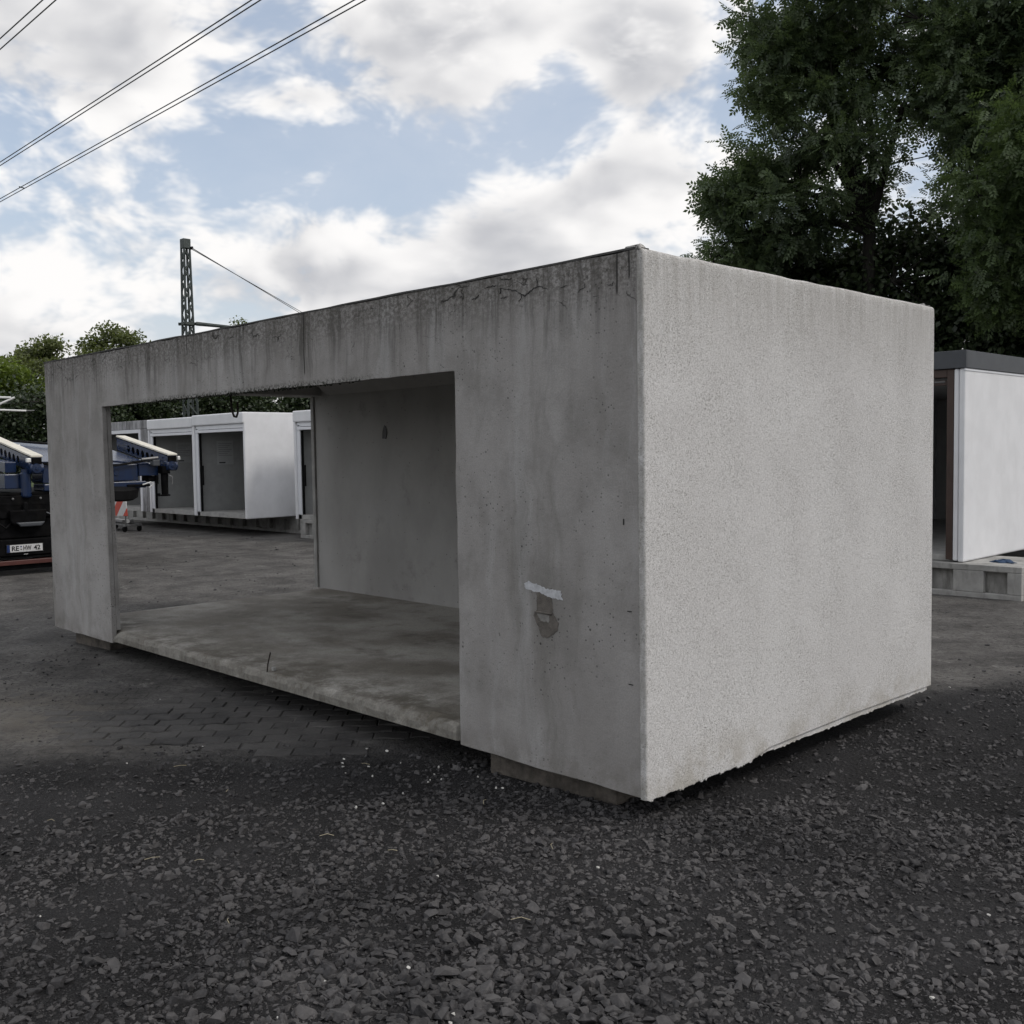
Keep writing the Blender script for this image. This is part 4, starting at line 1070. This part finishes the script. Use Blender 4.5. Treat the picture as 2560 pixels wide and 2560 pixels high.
def arm(y0, y1, label, mirror):
    """inclined box arm with round lightening holes and a cream pad on top"""
    xr, zr, xf, zf, hgt = TX+0.02, 1.768, TX-1.94, 2.105, 0.235
    L_ = math.hypot(xf-xr, zf-zr); ca_, sa_ = (xf-xr)/L_, (zf-zr)/L_
    def P3(s_, h_, y_): return (xr+ca_*s_ + sa_*h_*0.0, y_, zr+sa_*s_ + h_)
    holes = [0.58+0.185*i for i in range(6)]
    mb = MB(); K = 16
    for y_ in (y0, y0+0.012):
        cuts = [0.0]+[v for h_ in holes for v in (h_-0.0925, h_+0.0925)]+[L_]
        cuts = sorted(set(round(c_, 4) for c_ in cuts))
        for a, b in zip(cuts[:-1], cuts[1:]):
            hc = [h_ for h_ in holes if a < h_ < b]
            bot0 = -hgt + (0.03 if a < 0.01 else 0)
            if not hc:
                mb.add([P3(a, -hgt, y_), P3(b, -hgt, y_), P3(b, 0, y_), P3(a, 0, y_)], [(0,1,2,3)])
            else:
                h_ = hc[0]; zc_ = -hgt*0.55; r_ = 0.062
                ring = [(h_+r_*math.cos(2*math.pi*k/K), zc_+r_*math.sin(2*math.pi*k/K)) for k in range(K)]
                outer = []
                for k in range(K):
                    c_, s_ = math.cos(2*math.pi*k/K), math.sin(2*math.pi*k/K)
                    hx = (b-a)/2; up_ = -zc_ if s_ > 0 else hgt+zc_
                    m2 = min(hx/max(abs(c_), 1e-6), up_/max(abs(s_), 1e-6))
                    outer.append((h_+c_*m2, zc_+s_*m2))
                corners = [(b, 0), (a, 0), (a, -hgt), (b, -hgt)]
                V_ = [P3(*p, y_) for p in ring] + [P3(*p, y_) for p in outer]
                F_ = [(k, (k+1) % K, K+(k+1) % K, K+k) for k in range(K)]
                mb.add(V_, F_)
                for cx2, cz2 in corners:   # fill the four corners the fan leaves open
                    best = sorted(range(K), key=lambda k: (outer[k][0]-cx2)**2+(outer[k][1]-cz2)**2)[:2]
                    mb.add([P3(*outer[best[0]], y_), P3(*outer[best[1]], y_), P3(cx2, cz2, y_)], [(0,1,2)])
    # hole rims, top, bottom, solid far side added to darken the holes
    for h_ in holes:
        zc_ = -hgt*0.55; r_ = 0.062
        V_ = [P3(h_+r_*math.cos(2*math.pi*k/K), zc_+r_*math.sin(2*math.pi*k/K), y_) for y_ in (y0, y0+0.012) for k in range(K)]
        mb.add(V_, [(k, (k+1) % K, K+(k+1) % K, K+k) for k in range(K)])
    for (h0, h1) in ((0, -0.012), (-hgt, -hgt+0.012)):
        mb.add([P3(0, h0, y0), P3(L_, h0, y0), P3(L_, h0, y1), P3(0, h0, y1), P3(0, h1, y0), P3(L_, h1, y0), P3(L_, h1, y1), P3(0, h1, y1)],
               [(0,1,2,3),(7,6,5,4),(0,4,5,1),(1,5,6,2),(2,6,7,3),(3,7,4,0)])
    mb.add([P3(0, -hgt, y1-0.012), P3(L_, -hgt, y1-0.012), P3(L_, 0, y1-0.012), P3(0, 0, y1-0.012)], [(0,1,2,3)])
    a_ = part(mb, 'lifting_arm', BLUE, label=label)
    part(MB().add([P3(s_, h_, y_) for y_ in (y0+0.04, y1-0.014) for (s_, h_) in ((0.26, -hgt+0.014), (L_-0.02, -hgt+0.014), (L_-0.02, -0.014), (0.26, -0.014))], [(0,1,2,3),(7,6,5,4),(0,4,5,1),(1,5,6,2),(2,6,7,3),(3,7,4,0)]), 'hole_shade_box', DARKMETAL, a_)  # dark box added inside the arm, stands in for shade behind the holes
    part(MB().add([P3(-0.02, 0.002, y0-0.01), P3(L_, 0.002, y0-0.01), P3(L_, 0.002, y1+0.01), P3(-0.02, 0.002, y1+0.01), P3(-0.02, 0.034, y0-0.01), P3(L_, 0.034, y0-0.01), P3(L_, 0.034, y1+0.01), P3(-0.02, 0.034, y1+0.01)],
               [(0,3,2,1),(4,5,6,7),(0,1,5,4),(1,2,6,5),(2,3,7,6),(3,0,4,7)]), 'pad', PAD, a_, bevel=0.008)
    part(MB().add([P3(0.0, -hgt*0.95, y0+0.014), P3(0.25, -hgt*0.95, y0+0.014), P3(0.25, -0.015, y0+0.014), P3(0.0, -0.015, y0+0.014), P3(0.0, -hgt*0.95, y1-0.002), P3(0.25, -hgt*0.95, y1-0.002), P3(0.25, -0.015, y1-0.002), P3(0.0, -0.015, y1-0.002)],
               [(0,3,2,1),(4,5,6,7),(0,1,5,4),(1,2,6,5),(2,3,7,6),(3,0,4,7)]), 'end_block', DARKMETAL, a_)
    part(MB().lathe((TX-0.04, (y0+y1)/2, 1.60), (0, 1, 0), [(-0.10, 0.07), (-0.085, 0.085), (0.085, 0.085), (0.10, 0.07)], 20), 'pivot', BLUE, a_)
    part(MB().lathe((TX+0.035, (y0+y1)/2-0.01, 1.60), (1, 0, 0), [(0, 0.075), (0.015, 0.07), (0.016, 0.03), (0.03, 0.022)], 18), 'pin_cap', BLUE, a_)
    part(MB().obox(P3(0.18, -0.07, y0-0.008), P3(0.48, -0.07, y0-0.008), 0.016, 0.018), 'rib', BLUE, a_)
    part(MB().obox(P3(L_-0.55, -0.11, y0-0.008), P3(L_-0.05, -0.11, y0-0.008), 0.016, 0.018), 'rib', BLUE, a_)
    part(MB().box(TX-0.02, TX+0.045, y1+0.011 if mirror else y0-0.075, y1+0.06 if mirror else y0-0.012, 1.69, 1.755), 'end_lamp', PALESTEEL, a_, bevel=0.012)
arm(1.95, 2.10, 'left blue arm with round holes and cream top pad', False)
arm(4.10, 4.25, 'right blue arm with round holes and cream top pad', True)
# support legs
part(MB().lathe((TX-0.12, 1.90, 1.17), (0, 0, 1), [(0, 0.065), (0.02, 0.075), (0.36, 0.075), (0.37, 0.06), (0.42, 0.06)], 18), 'support_leg', BLUE, smooth=False)
lg = part(MB().lathe((TX-0.08, 4.08, 1.10), (0, 0, 1), [(0, 0.085), (0.025, 0.085), (0.03, 0.055), (0.05, 0.055), (0.38, 0.06), (0.40, 0.07), (0.48, 0.07)], 18), 'support_leg', DARKMETAL)
part(MB().box(TX-0.16, TX+0.0, 4.01, 4.15, 1.47, 1.60), 'leg_bracket', DARKMETAL, lg, bevel=0.01)
part(MB().tube([(TX+0.0, 4.12, 1.44), (TX+0.03, 4.16, 1.42), (TX+0.03, 4.16, 1.30)], 0.012, 6), 'leg_handle', STEEL, lg)
part(MB().lathe((TX-0.08, 3.97, 1.10), (0, 0, 1), [(0, 0.03), (0.05, 0.03)], 10), 'foot_knob', DARKMETAL, lg)
part(MB().box(TX-0.17, TX-0.05, 3.88, 4.0, 1.60, 1.70), 'valve_block', ANTHRA, bevel=0.01)
part(MB().tube([(TX-0.12, 2.10, 1.68), (TX-0.10, 2.5, 1.635), (TX-0.08, 2.9, 1.615), (TX-0.08, 3.3, 1.63), (TX-0.08, 3.65, 1.68), (TX-0.10, 3.95, 1.73)], 0.014, 6), 'hydraulic_hose', BLACK, smooth=True)
part(MB().tube([(TX-0.12, 2.10, 1.66), (TX-0.09, 2.5, 1.615), (TX-0.07, 2.9, 1.60), (TX-0.07, 3.3, 1.615), (TX-0.09, 3.95, 1.70)], 0.010, 6), 'hydraulic_hose', BLACK, smooth=True)
part(MB().tube([(TX-0.08, 3.70, 1.71), (TX-0.09, 3.98, 1.735)], 0.022, 8), 'hose_fitting', STEEL)
part(MB().box(TX-0.10, TX-0.07, 3.45, 3.83, 1.27, 1.31), 'lock_bar', DARKMETAL, bevel=0.005)
part(MB().tube([(TX-0.07, 3.70, 1.30), (TX-0.03, 3.82, 1.34), (TX-0.03, 3.87, 1.31), (TX-0.05, 3.80, 1.25)], 0.012, 6), 'lock_hook', PALESTEEL)
# spare wheel slung under the frame
ax_ = (0.20, 0.05, 0.97)
sw = part(MB().lathe((TX-0.42, 3.26, 1.25), ax_, [(-0.12, 0.28), (-0.12, 0.44), (-0.08, 0.485), (0.06, 0.485), (0.10, 0.44), (0.10, 0.28)], 28), 'spare_wheel', BLACK)
part(MB().lathe((TX-0.42, 3.26, 1.25), ax_, [(-0.125, 0.27), (-0.10, 0.26), (-0.06, 0.12), (0.05, 0.10)], 20), 'rim', STEEL, sw)

# red and white warning board on a castor trolley
wb = thing('warning_board', (-21.4, 6.6, 0), 'red and white striped warning board on a low castor trolley', 'warning board')
part(MB().prism([(-22.2, 0.35), (-20.50, 0.385), (-20.52, 0.70), (-20.60, 0.80), (-22.2, 0.84)], 'y', 6.58, 6.60), 'board', STRIPES, wb)
for x_ in (-20.68, -22.0):
    part(MB().tube([(x_, 6.63, 0.15), (x_, 6.63, 0.7)], 0.018, 8), 'post', STEEL, wb)
    for y_ in (6.60, 6.95):
        c_ = part(MB().lathe((x_, y_, 0.072), (0.9, 0.4, 0), [(-0.02, 0.05), (-0.016, 0.07), (0.016, 0.07), (0.02, 0.05)], 18), 'castor', BLACK, wb)
        part(MB().box(x_-0.03, x_+0.03, y_-0.03, y_+0.03, 0.125, 0.15), 'castor_fork', STEEL, c_, bevel=0.005)
part(MB().obox((-22.1, 6.63, 0.165), (-20.50, 6.63, 0.165), 0.03, 0.03), 'frame_tube', STEEL, wb)
part(MB().obox((-22.1, 6.95, 0.165), (-20.56, 6.95, 0.165), 0.03, 0.03), 'frame_tube', STEEL, wb)
part(MB().obox((-20.68, 6.6, 0.166), (-20.68, 7.0, 0.166), 0.03, 0.028), 'frame_tube', STEEL, wb)
part(MB().obox((-22.0, 6.6, 0.166), (-22.0, 7.0, 0.166), 0.03, 0.028), 'frame_tube', STEEL, wb)
for i in range(3):
    part(MB().tube([(-22.05, 6.70+i*0.10, 0.23), (-20.95, 6.70+i*0.10, 0.23)], 0.045, 12), 'pole', PALESTEEL if i % 2 else STEEL, wb)

# ------------------------------------------------------------------ railway masts and overhead lines
mx_, my_ = -32.75, 14.5
ms = thing('lattice_mast', (mx_, my_, 0), 'grey green steel lattice railway mast rising behind the garage roof', 'mast')
HT = 9.7
ha = lambda z_: 0.108 + (HT-z_)*0.0125      # half width at a height
legs = [(-1,-1),(1,-1),(1,1),(-1,1)]
for (a, b) in legs:
    part(MB().obox((mx_+a*ha(0), my_+b*ha(0), -0.2), (mx_+a*ha(HT), my_+b*ha(HT), HT-0.3), 0.065, 0.065), 'leg', MASTM, ms)
lev = [0.2]
while lev[-1] < HT-0.9: lev.append(lev[-1] + 0.62 + ha(lev[-1])*1.2)
br = 0
for z0_, z1_ in zip(lev[:-1], lev[1:]):
    zm = (z0_+z1_)/2
    for s in range(4):
        (a, b), (c, d) = legs[s], legs[(s+1) % 4]
        A = (mx_+a*ha(z0_), my_+b*ha(z0_), z0_); B = (mx_+c*ha(zm), my_+d*ha(zm), zm); Cc = (mx_+a*ha(z1_), my_+b*ha(z1_), z1_)
        part(MB().obox(A, B, 0.035, 0.05), 'brace', MASTM, ms); part(MB().obox(B, Cc, 0.035, 0.05), 'brace', MASTM, ms)
h_ = ha(HT)+0.034
part(MB().box(mx_-h_, mx_+h_, my_-h_, my_+h_, HT-0.34, HT).add([], []), 'head_plate', MASTM, ms, bevel=0.01)
zc_ = 6.62; hc_ = ha(zc_)+0.12
cl_ = MB(); 
for s in (-1, 1):
    cl_.box(mx_-hc_, mx_+hc_, my_+s*(ha(zc_)+0.05)-0.03, my_+s*(ha(zc_)+0.05)+0.03, zc_-0.05, zc_+0.05)
    cl_.box(mx_+s*(ha(zc_)+0.05)-0.03, mx_+s*(ha(zc_)+0.05)+0.03, my_-hc_, my_+hc_, zc_-0.048, zc_+0.048)
part(cl_, 'clamp', MASTM, ms)
part(MB().tube([(mx_+0.25, my_+0.2, 6.62), (mx_+0.9, my_+1.7, 6.50), (mx_+1.7, my_+3.6, 6.40)], [0.075, 0.05, 0.05], 8), 'bracket_arm', MASTM, ms)
part(MB().tube([(mx_+0.22, my_+0.15, 9.38), (mx_+0.42, my_+0.0, 9.30)], [0.05, 0.05], 8), 'insulator', BLACK, ms)
for k, off in enumerate((0.0, 0.18)):
    o = MB().tube([(mx_+0.1+off*0.2, my_+0.14, 9.42-off*0.35), (-47.47, 28.94+off*2.2, 9.70-off*0.3), (-78.0, 58.6+off*3, 9.9)], 0.016, 5).build('stay_wire', CABLE, None)
    tag(o, ['upper thin wire running off the head of the lattice mast', 'lower thin wire running off the head of the lattice mast'][k], 'wire', 'wires at the lattice mast')
# second mast, outside the picture on the left, with its pale bracket tubes reaching in
m2 = thing('railway_mast', (-31.15, 4.6, 0), 'pale railway bracket tubes reaching in over the trees at the left edge', 'mast')
part(MB().box(-31.3, -31.0, 4.45, 4.75, -0.2, 7.0), 'post', MASTM, m2, bevel=0.02)
part(MB().tube([(-31.1, 4.75, 3.66), (-30.30, 7.40, 3.62)], 0.032, 8), 'top_tube', PALESTEEL, m2)
part(MB().tube([(-31.05, 4.75, 2.25), (-30.40, 7.11, 3.43), (-30.27, 7.50, 3.63)], 0.032, 8), 'stay_tube', PALESTEEL, m2)
part(MB().tube([(-31.1, 4.75, 3.32), (-30.17, 7.78, 3.22)], 0.030, 8), 'steady_arm', PALESTEEL, m2)
part(MB().tube([(-30.17, 7.78, 3.22), (-30.10, 8.0, 3.23)], 0.02, 6), 'clamp', STEEL, m2)
# bundled conductors of the power line overhead
wires = [((-45.29, 12.57), (-40.18, 12.49), 'first'), ((-46.52, 12.97), (-39.85, 12.86), 'second'), ((-65.06, 18.92), (-34.77, 18.45), 'third'), ((-65.86, 19.18), (-34.52, 18.72), 'fourth'),
         ((-74.52, 21.96), (-32.01, 21.49), 'fifth'), ((-75.47, 22.26), (-31.69, 21.84), 'lowest')]
lab = ['topmost overhead cable in the upper left corner', 'second overhead cable from the upper left corner', 'upper cable of the middle overhead pair', 'lower cable of the middle overhead pair', 'upper cable of the lowest overhead pair', 'lower cable of the lowest overhead pair, with a spacer']
for k, ((xa, ya), (xb, yb), _) in enumerate(wires):
    sl = (yb-ya)/(xb-xa)
    pts = [(x_, ya+sl*(x_-xa)*0.6 + (0 if k else 0), 20.0) for x_ in (-190, -120, -80, -45, -20, 20, 80)]
    o = MB().tube(pts, 0.027, 6).build('overhead_cable', CABLE, None)
    tag(o, lab[k], 'cable', 'overhead power cables')
    if k == 5:
        MB().obox((-70.5, ya+sl*0.6*(-70.5-xa), 20.0), (-70.3, ya+sl*0.6*(-70.3-xa)-0.42, 20.0), 0.06, 0.06).build('spacer', CABLE, o)

# ------------------------------------------------------------------ trees
LEAF_ASH = mat_leaf('ash_leaf', (0.033, 0.052, 0.028), (0.128, 0.172, 0.088), 0.36)
LEAF_ROB = mat_leaf('robinia_leaf', (0.034, 0.056, 0.022), (0.105, 0.150, 0.060), 0.34)
LEAF_DARK = mat_leaf('dark_leaf', (0.015, 0.026, 0.012), (0.050, 0.072, 0.030), 0.2)
LEAF_MID = mat_leaf('mid_leaf', (0.055, 0.070, 0.026), (0.150, 0.175, 0.065), 0.38)
LEAF_LIGHT = mat_leaf('light_leaf', (0.060, 0.092, 0.016), (0.150, 0.200, 0.036), 0.4)
def rnd_unit(n_, r_):
    v_ = r_.normal(size=(n_, 3)); return v_/np.linalg.norm(v_, axis=1)[:, None]
def tree(name, label, cat, group, base, trunk_r, fork_z, lobes, n_clump, per, clump_r, leaf, size, mat_, seed, droop=0.25, limbs=None):
    """lobes: ellipsoids (x, y, z, rx, ry, rz, weight) in world coordinates"""
    r_ = np.random.default_rng(seed)
    t = thing(name, (base[0], base[1], 0), label, cat, group)
    wt = np.array([l[6] for l in lobes]); wt = wt/wt.sum()
    pick = r_.choice(len(lobes), n_clump, p=wt)
    L_ = np.array([l[:6] for l in lobes])[pick]
    dirs = rnd_unit(n_clump, r_); rad_ = r_.uniform(0.35, 1.0, n_clump)**0.55
    cl_ = L_[:, :3] + dirs*L_[:, 3:6]*rad_[:, None]
    # wood
    wood = MB()
    top = np.array([np.mean([l[0] for l in lobes]), np.mean([l[1] for l in lobes]), max(l[2] for l in lobes)])
    fk = Vector((base[0]+0.05, base[1], fork_z))
    wood.tube([(base[0], base[1], -0.3), (base[0]+0.04, base[1]+0.03, fork_z*0.5), fk], [trunk_r*1.25, trunk_r, trunk_r*0.85], 10)
    n_limb = limbs or max(4, len(lobes)+2)
    ends = []
    for i in range(n_limb):
        l = lobes[i % len(lobes)]
        e = Vector((l[0]+r_.normal()*l[3]*0.3, l[1]+r_.normal()*l[4]*0.3, l[2]+l[5]*r_.uniform(0.0, 0.7)))
        mid = fk.lerp(e, 0.5) + Vector((r_.normal()*0.25, r_.normal()*0.25, 0.35))
        pts = [fk, fk.lerp(mid, 0.5)+Vector((r_.normal()*0.1, r_.normal()*0.1, 0.15)), mid, mid.lerp(e, 0.5)+Vector((r_.normal()*0.2, r_.normal()*0.2, 0.1)), e]
        wood.tube(pts, [trunk_r*0.62, trunk_r*0.5, trunk_r*0.36, trunk_r*0.22, trunk_r*0.08], 7)
        ends += [(p, trunk_r*0.16) for p in pts[1:]]
    ep = np.array([p[0][:] for p in ends])
    for c_ in cl_:
        k = int(np.argmin(((ep-c_)**2).sum(1) + np.where(ep[:, 2] > c_[2]+0.3, 2.0, 0)))
        a = Vector(ep[k]); b = Vector(c_)
        m1 = a.lerp(b, 0.55) + Vector((r_.normal()*0.12, r_.normal()*0.12, r_.normal()*0.12))
        w0 = min(0.035, trunk_r*0.14)
        wood.tube([a, m1, b], [w0, w0*0.6, w0*0.25], 4, cap=False)
    wood.build('trunk', BARK, t)
    # leaves
    n_ = n_clump*per
    ci = np.repeat(np.arange(n_clump), per)
    cr = clump_r*r_.uniform(0.6, 1.35, n_clump)
    off = rnd_unit(n_, r_)*(r_.random(n_)**0.5)[:, None]
    off[:, 2] *= 0.7
    pos = cl_[ci] + off*cr[ci][:, None]
    ax_ = off*0.9 + rnd_unit(n_, r_)*0.8; ax_[:, 2] -= droop; ax_ /= np.linalg.norm(ax_, axis=1)[:, None]
    nrm = rnd_unit(n_, r_)*0.75; nrm[:, 2] += 0.8
    sd = np.cross(ax_, nrm); sd /= np.linalg.norm(sd, axis=1)[:, None]+1e-9
    up = np.cross(sd, ax_)
    tint = np.clip(r_.normal(0.45, 0.22, n_) + r_.normal(0, 0.16, n_clump)[ci], 0, 1)
    sz = size*r_.uniform(0.7, 1.3, n_)
    if leaf == 'pinnate':
        V_ = []; tt = []
        pairs = 4
        for k in range(pairs):
            for s in (-1, 1):
                b0 = pos + ax_*(sz*(0.45+0.72*k))[:, None]
                d = sd*s*0.85 + ax_*0.55 - up*0.18
                e = b0 + d*sz[:, None]*1.05
                wv = (ax_*0.85 - sd*s*0.4)*sz[:, None]*0.31
                mid = b0 + d*sz[:, None]*0.5
                V_.append(np.stack([b0, mid-wv, e, mid+wv], 1)); tt.append(tint)
        b0 = pos + ax_*(sz*(0.45+0.72*pairs-0.4))[:, None]
        e = b0+ax_*sz[:, None]*1.2; mid = (b0+e)/2; wv = sd*sz[:, None]*0.31
        V_.append(np.stack([b0, mid-wv, e, mid+wv], 1)); tt.append(tint)
        V_ = np.concatenate(V_); tt = np.concatenate(tt)
    else:
        e = pos+ax_*sz[:, None]; mid = pos+ax_*(sz*0.45)[:, None] - up*(sz*0.06)[:, None]; wv = sd*(sz*0.36)[:, None]
        V_ = np.stack([pos, mid-wv, e, mid+wv], 1); tt = tint
    q = np.arange(len(V_)*4).reshape(-1, 4)
    np_mesh('crown', V_.reshape(-1, 3), q, mat_, t, rnd=np.repeat(tt, 4))
    return t
G1 = 'tall trees behind the right-hand garage'
tree('ash_tree', 'tall dark ash tree with forked trunk behind the speckled side wall', 'tree', G1, (-7.95, 17.8), 0.15, 6.4,
     [(-9.3, 16.9, 9.4, 1.5, 1.5, 1.9, 1.2), (-9.5, 16.7, 6.9, 1.2, 1.3, 1.1, 0.9), (-7.9, 17.6, 11.6, 1.7, 1.6, 1.9, 1.3), (-6.9, 17.9, 9.3, 1.5, 1.5, 1.9, 1.1), (-8.6, 17.2, 7.6, 1.6, 1.6, 1.2, 0.7), (-8.3, 17.5, 13.4, 1.5, 1.5, 1.2, 0.7), (-10.35, 16.3, 7.3, 0.7, 0.7, 0.4, 0.4), (-10.3, 16.1, 5.9, 0.65, 0.7, 0.45, 0.35), (-9.0, 17.0, 11.2, 1.4, 1.4, 1.6, 0.9)],
     185, 84, 0.52, 'pinnate', 0.088, LEAF_ASH, 11)
tree('maple_tree', 'dense dark broadleaf tree low beside the speckled wall, left of the ash', 'tree', G1, (-10.0, 18.6), 0.16, 3.0,
     [(-10.6, 18.4, 5.2, 1.5, 1.3, 1.7, 1.2), (-9.2, 18.8, 4.8, 1.7, 1.5, 1.8, 1.0), (-7.6, 19.0, 5.0, 1.5, 1.4, 1.9, 1.1)],
     210, 170, 0.62, 'simple', 0.14, LEAF_DARK, 12)
tree('ash_tree', 'tall ash tree standing in the upper right corner', 'tree', G1, (-4.3, 18.4), 0.14, 6.0,
     [(-5.3, 18.0, 10.4, 1.3, 1.4, 1.7, 1.0), (-3.9, 18.2, 12.0, 1.5, 1.5, 1.5, 1.1), (-3.2, 18.4, 9.2, 1.6, 1.5, 1.9, 1.1), (-4.8, 18.0, 7.8, 1.5, 1.4, 1.3, 0.8), (-5.7, 17.8, 9.0, 1.0, 1.0, 1.6, 0.7)],
     170, 84, 0.52, 'pinnate', 0.088, LEAF_ASH, 13)
tree('robinia_tree', 'brighter green feathery tree hanging in front of the dark ashes at right', 'tree', G1, (-3.6, 16.4), 0.12, 4.0,
     [(-4.3, 15.9, 6.3, 1.1, 1.0, 1.1, 1.0), (-3.3, 15.8, 7.2, 1.2, 1.0, 1.0, 1.0), (-2.6, 15.6, 5.9, 1.2, 1.0, 1.3, 0.8), (-3.4, 15.9, 4.8, 1.6, 1.0, 1.0, 0.7)],
     120, 75, 0.5, 'pinnate', 0.075, LEAF_ROB, 14, 0.5)
tree('broadleaf_tree', 'black-green undergrowth tree filling the shade above the dark roof trim', 'tree', G1, (-5.6, 19.6), 0.15, 2.0,
     [(-6.2, 19.4, 4.2, 1.6, 1.4, 2.2, 1.0), (-4.4, 19.6, 4.2, 1.8, 1.4, 2.4, 1.0), (-2.4, 19.6, 4.2, 1.7, 1.4, 2.4, 0.9), (-5.6, 18.6, 2.9, 2.2, 0.9, 1.0, 0.7), (-5.4, 19.8, 6.2, 1.6, 1.3, 1.3, 0.5)],
     320, 190, 0.65, 'simple', 0.145, LEAF_DARK, 15)
G2 = 'trees beyond the railway at left'
tree('broadleaf_tree', 'rounded mid green tree at the far left skyline', 'tree', G2, (-47.5, 14.2), 0.22, 2.2,
     [(-47.2, 12.0, 4.7, 2.0, 2.2, 1.9, 1.0), (-46.6, 14.4, 5.2, 2.0, 2.2, 1.9, 1.1), (-46.9, 16.6, 5.1, 2.0, 2.0, 1.9, 1.0), (-46.5, 18.6, 4.8, 1.9, 1.6, 1.7, 0.7)],
     240, 190, 0.62, 'simple', 0.15, LEAF_MID, 21)
tree('broadleaf_tree', 'open crowned tree with leaves against the sky beside the lattice mast', 'tree', G2, (-40.0, 16.2), 0.18, 2.4,
     [(-39.4, 14.7, 6.0, 1.0, 1.3, 1.2, 1.0), (-39.2, 16.0, 5.5, 1.0, 1.2, 1.1, 0.9), (-39.6, 15.2, 4.1, 1.5, 2.6, 1.3, 1.2)],
     150, 130, 0.5, 'simple', 0.14, LEAF_MID, 22)
tree('broadleaf_tree', 'yellow green bush-like tree at the left edge above the truck', 'tree', G2, (-38.6, 9.6), 0.14, 1.6,
     [(-38.0, 9.4, 4.4, 1.2, 1.1, 1.1, 1.0), (-38.1, 10.4, 3.9, 1.0, 0.9, 1.0, 0.7)],
     80, 150, 0.5, 'simple', 0.13, LEAF_LIGHT, 23)
tree('broadleaf_tree', 'dark shaded tree right behind the blue truck at left', 'tree', G2, (-34.6, 10.2), 0.16, 1.4,
     [(-34.4, 9.4, 2.6, 1.4, 1.3, 1.7, 1.0), (-34.3, 11.2, 3.0, 1.4, 1.3, 1.9, 1.0), (-34.6, 7.6, 2.6, 1.3, 1.2, 1.5, 0.7)],
     170, 170, 0.6, 'simple', 0.14, LEAF_DARK, 24)
tree('broadleaf_tree', 'dull green tree between the left pier and the mast, behind the weathered garage', 'tree', G2, (-36.5, 14.2), 0.16, 1.6,
     [(-36.2, 13.4, 3.4, 1.6, 1.6, 1.7, 1.0), (-36.0, 15.2, 3.4, 1.5, 1.6, 1.7, 1.0)],
     150, 170, 0.6, 'simple', 0.14, LEAF_DARK, 25)
tree('broadleaf_tree', 'dark tree behind the white garages, seen under the lintel right of the mast', 'tree', G2, (-35.5, 19.0), 0.16, 1.6,
     [(-35.2, 17.6, 3.4, 1.8, 1.7, 1.7, 1.0), (-34.6, 20.2, 3.4, 1.8, 1.7, 1.9, 1.0), (-34.2, 22.2, 3.2, 1.8, 1.7, 1.9, 0.8)],
     230, 170, 0.65, 'simple', 0.15, LEAF_DARK, 26)
tree('broadleaf_tree', 'slender tree whose twig tips just clear the roof edge right of the mast', 'tree', G2, (-45.0, 23.4), 0.14, 3.0,
     [(-44.8, 23.5, 6.6, 0.8, 0.7, 1.5, 1.0), (-44.9, 23.5, 8.15, 0.28, 0.28, 0.5, 0.22), (-44.9, 23.4, 4.6, 1.6, 1.6, 1.5, 0.9)],
     60, 100, 0.42, 'simple', 0.13, LEAF_MID, 27)
tree('broadleaf_tree', 'dark tree behind the white garages next to the back wall edge', 'tree', G2, (-30.0, 24.5), 0.16, 1.6,
     [(-30.2, 23.0, 3.4, 1.9, 1.7, 1.8, 1.0), (-29.0, 26.0, 3.5, 1.9, 1.8, 1.9, 1.0)],
     180, 170, 0.65, 'simple', 0.15, LEAF_DARK, 28)
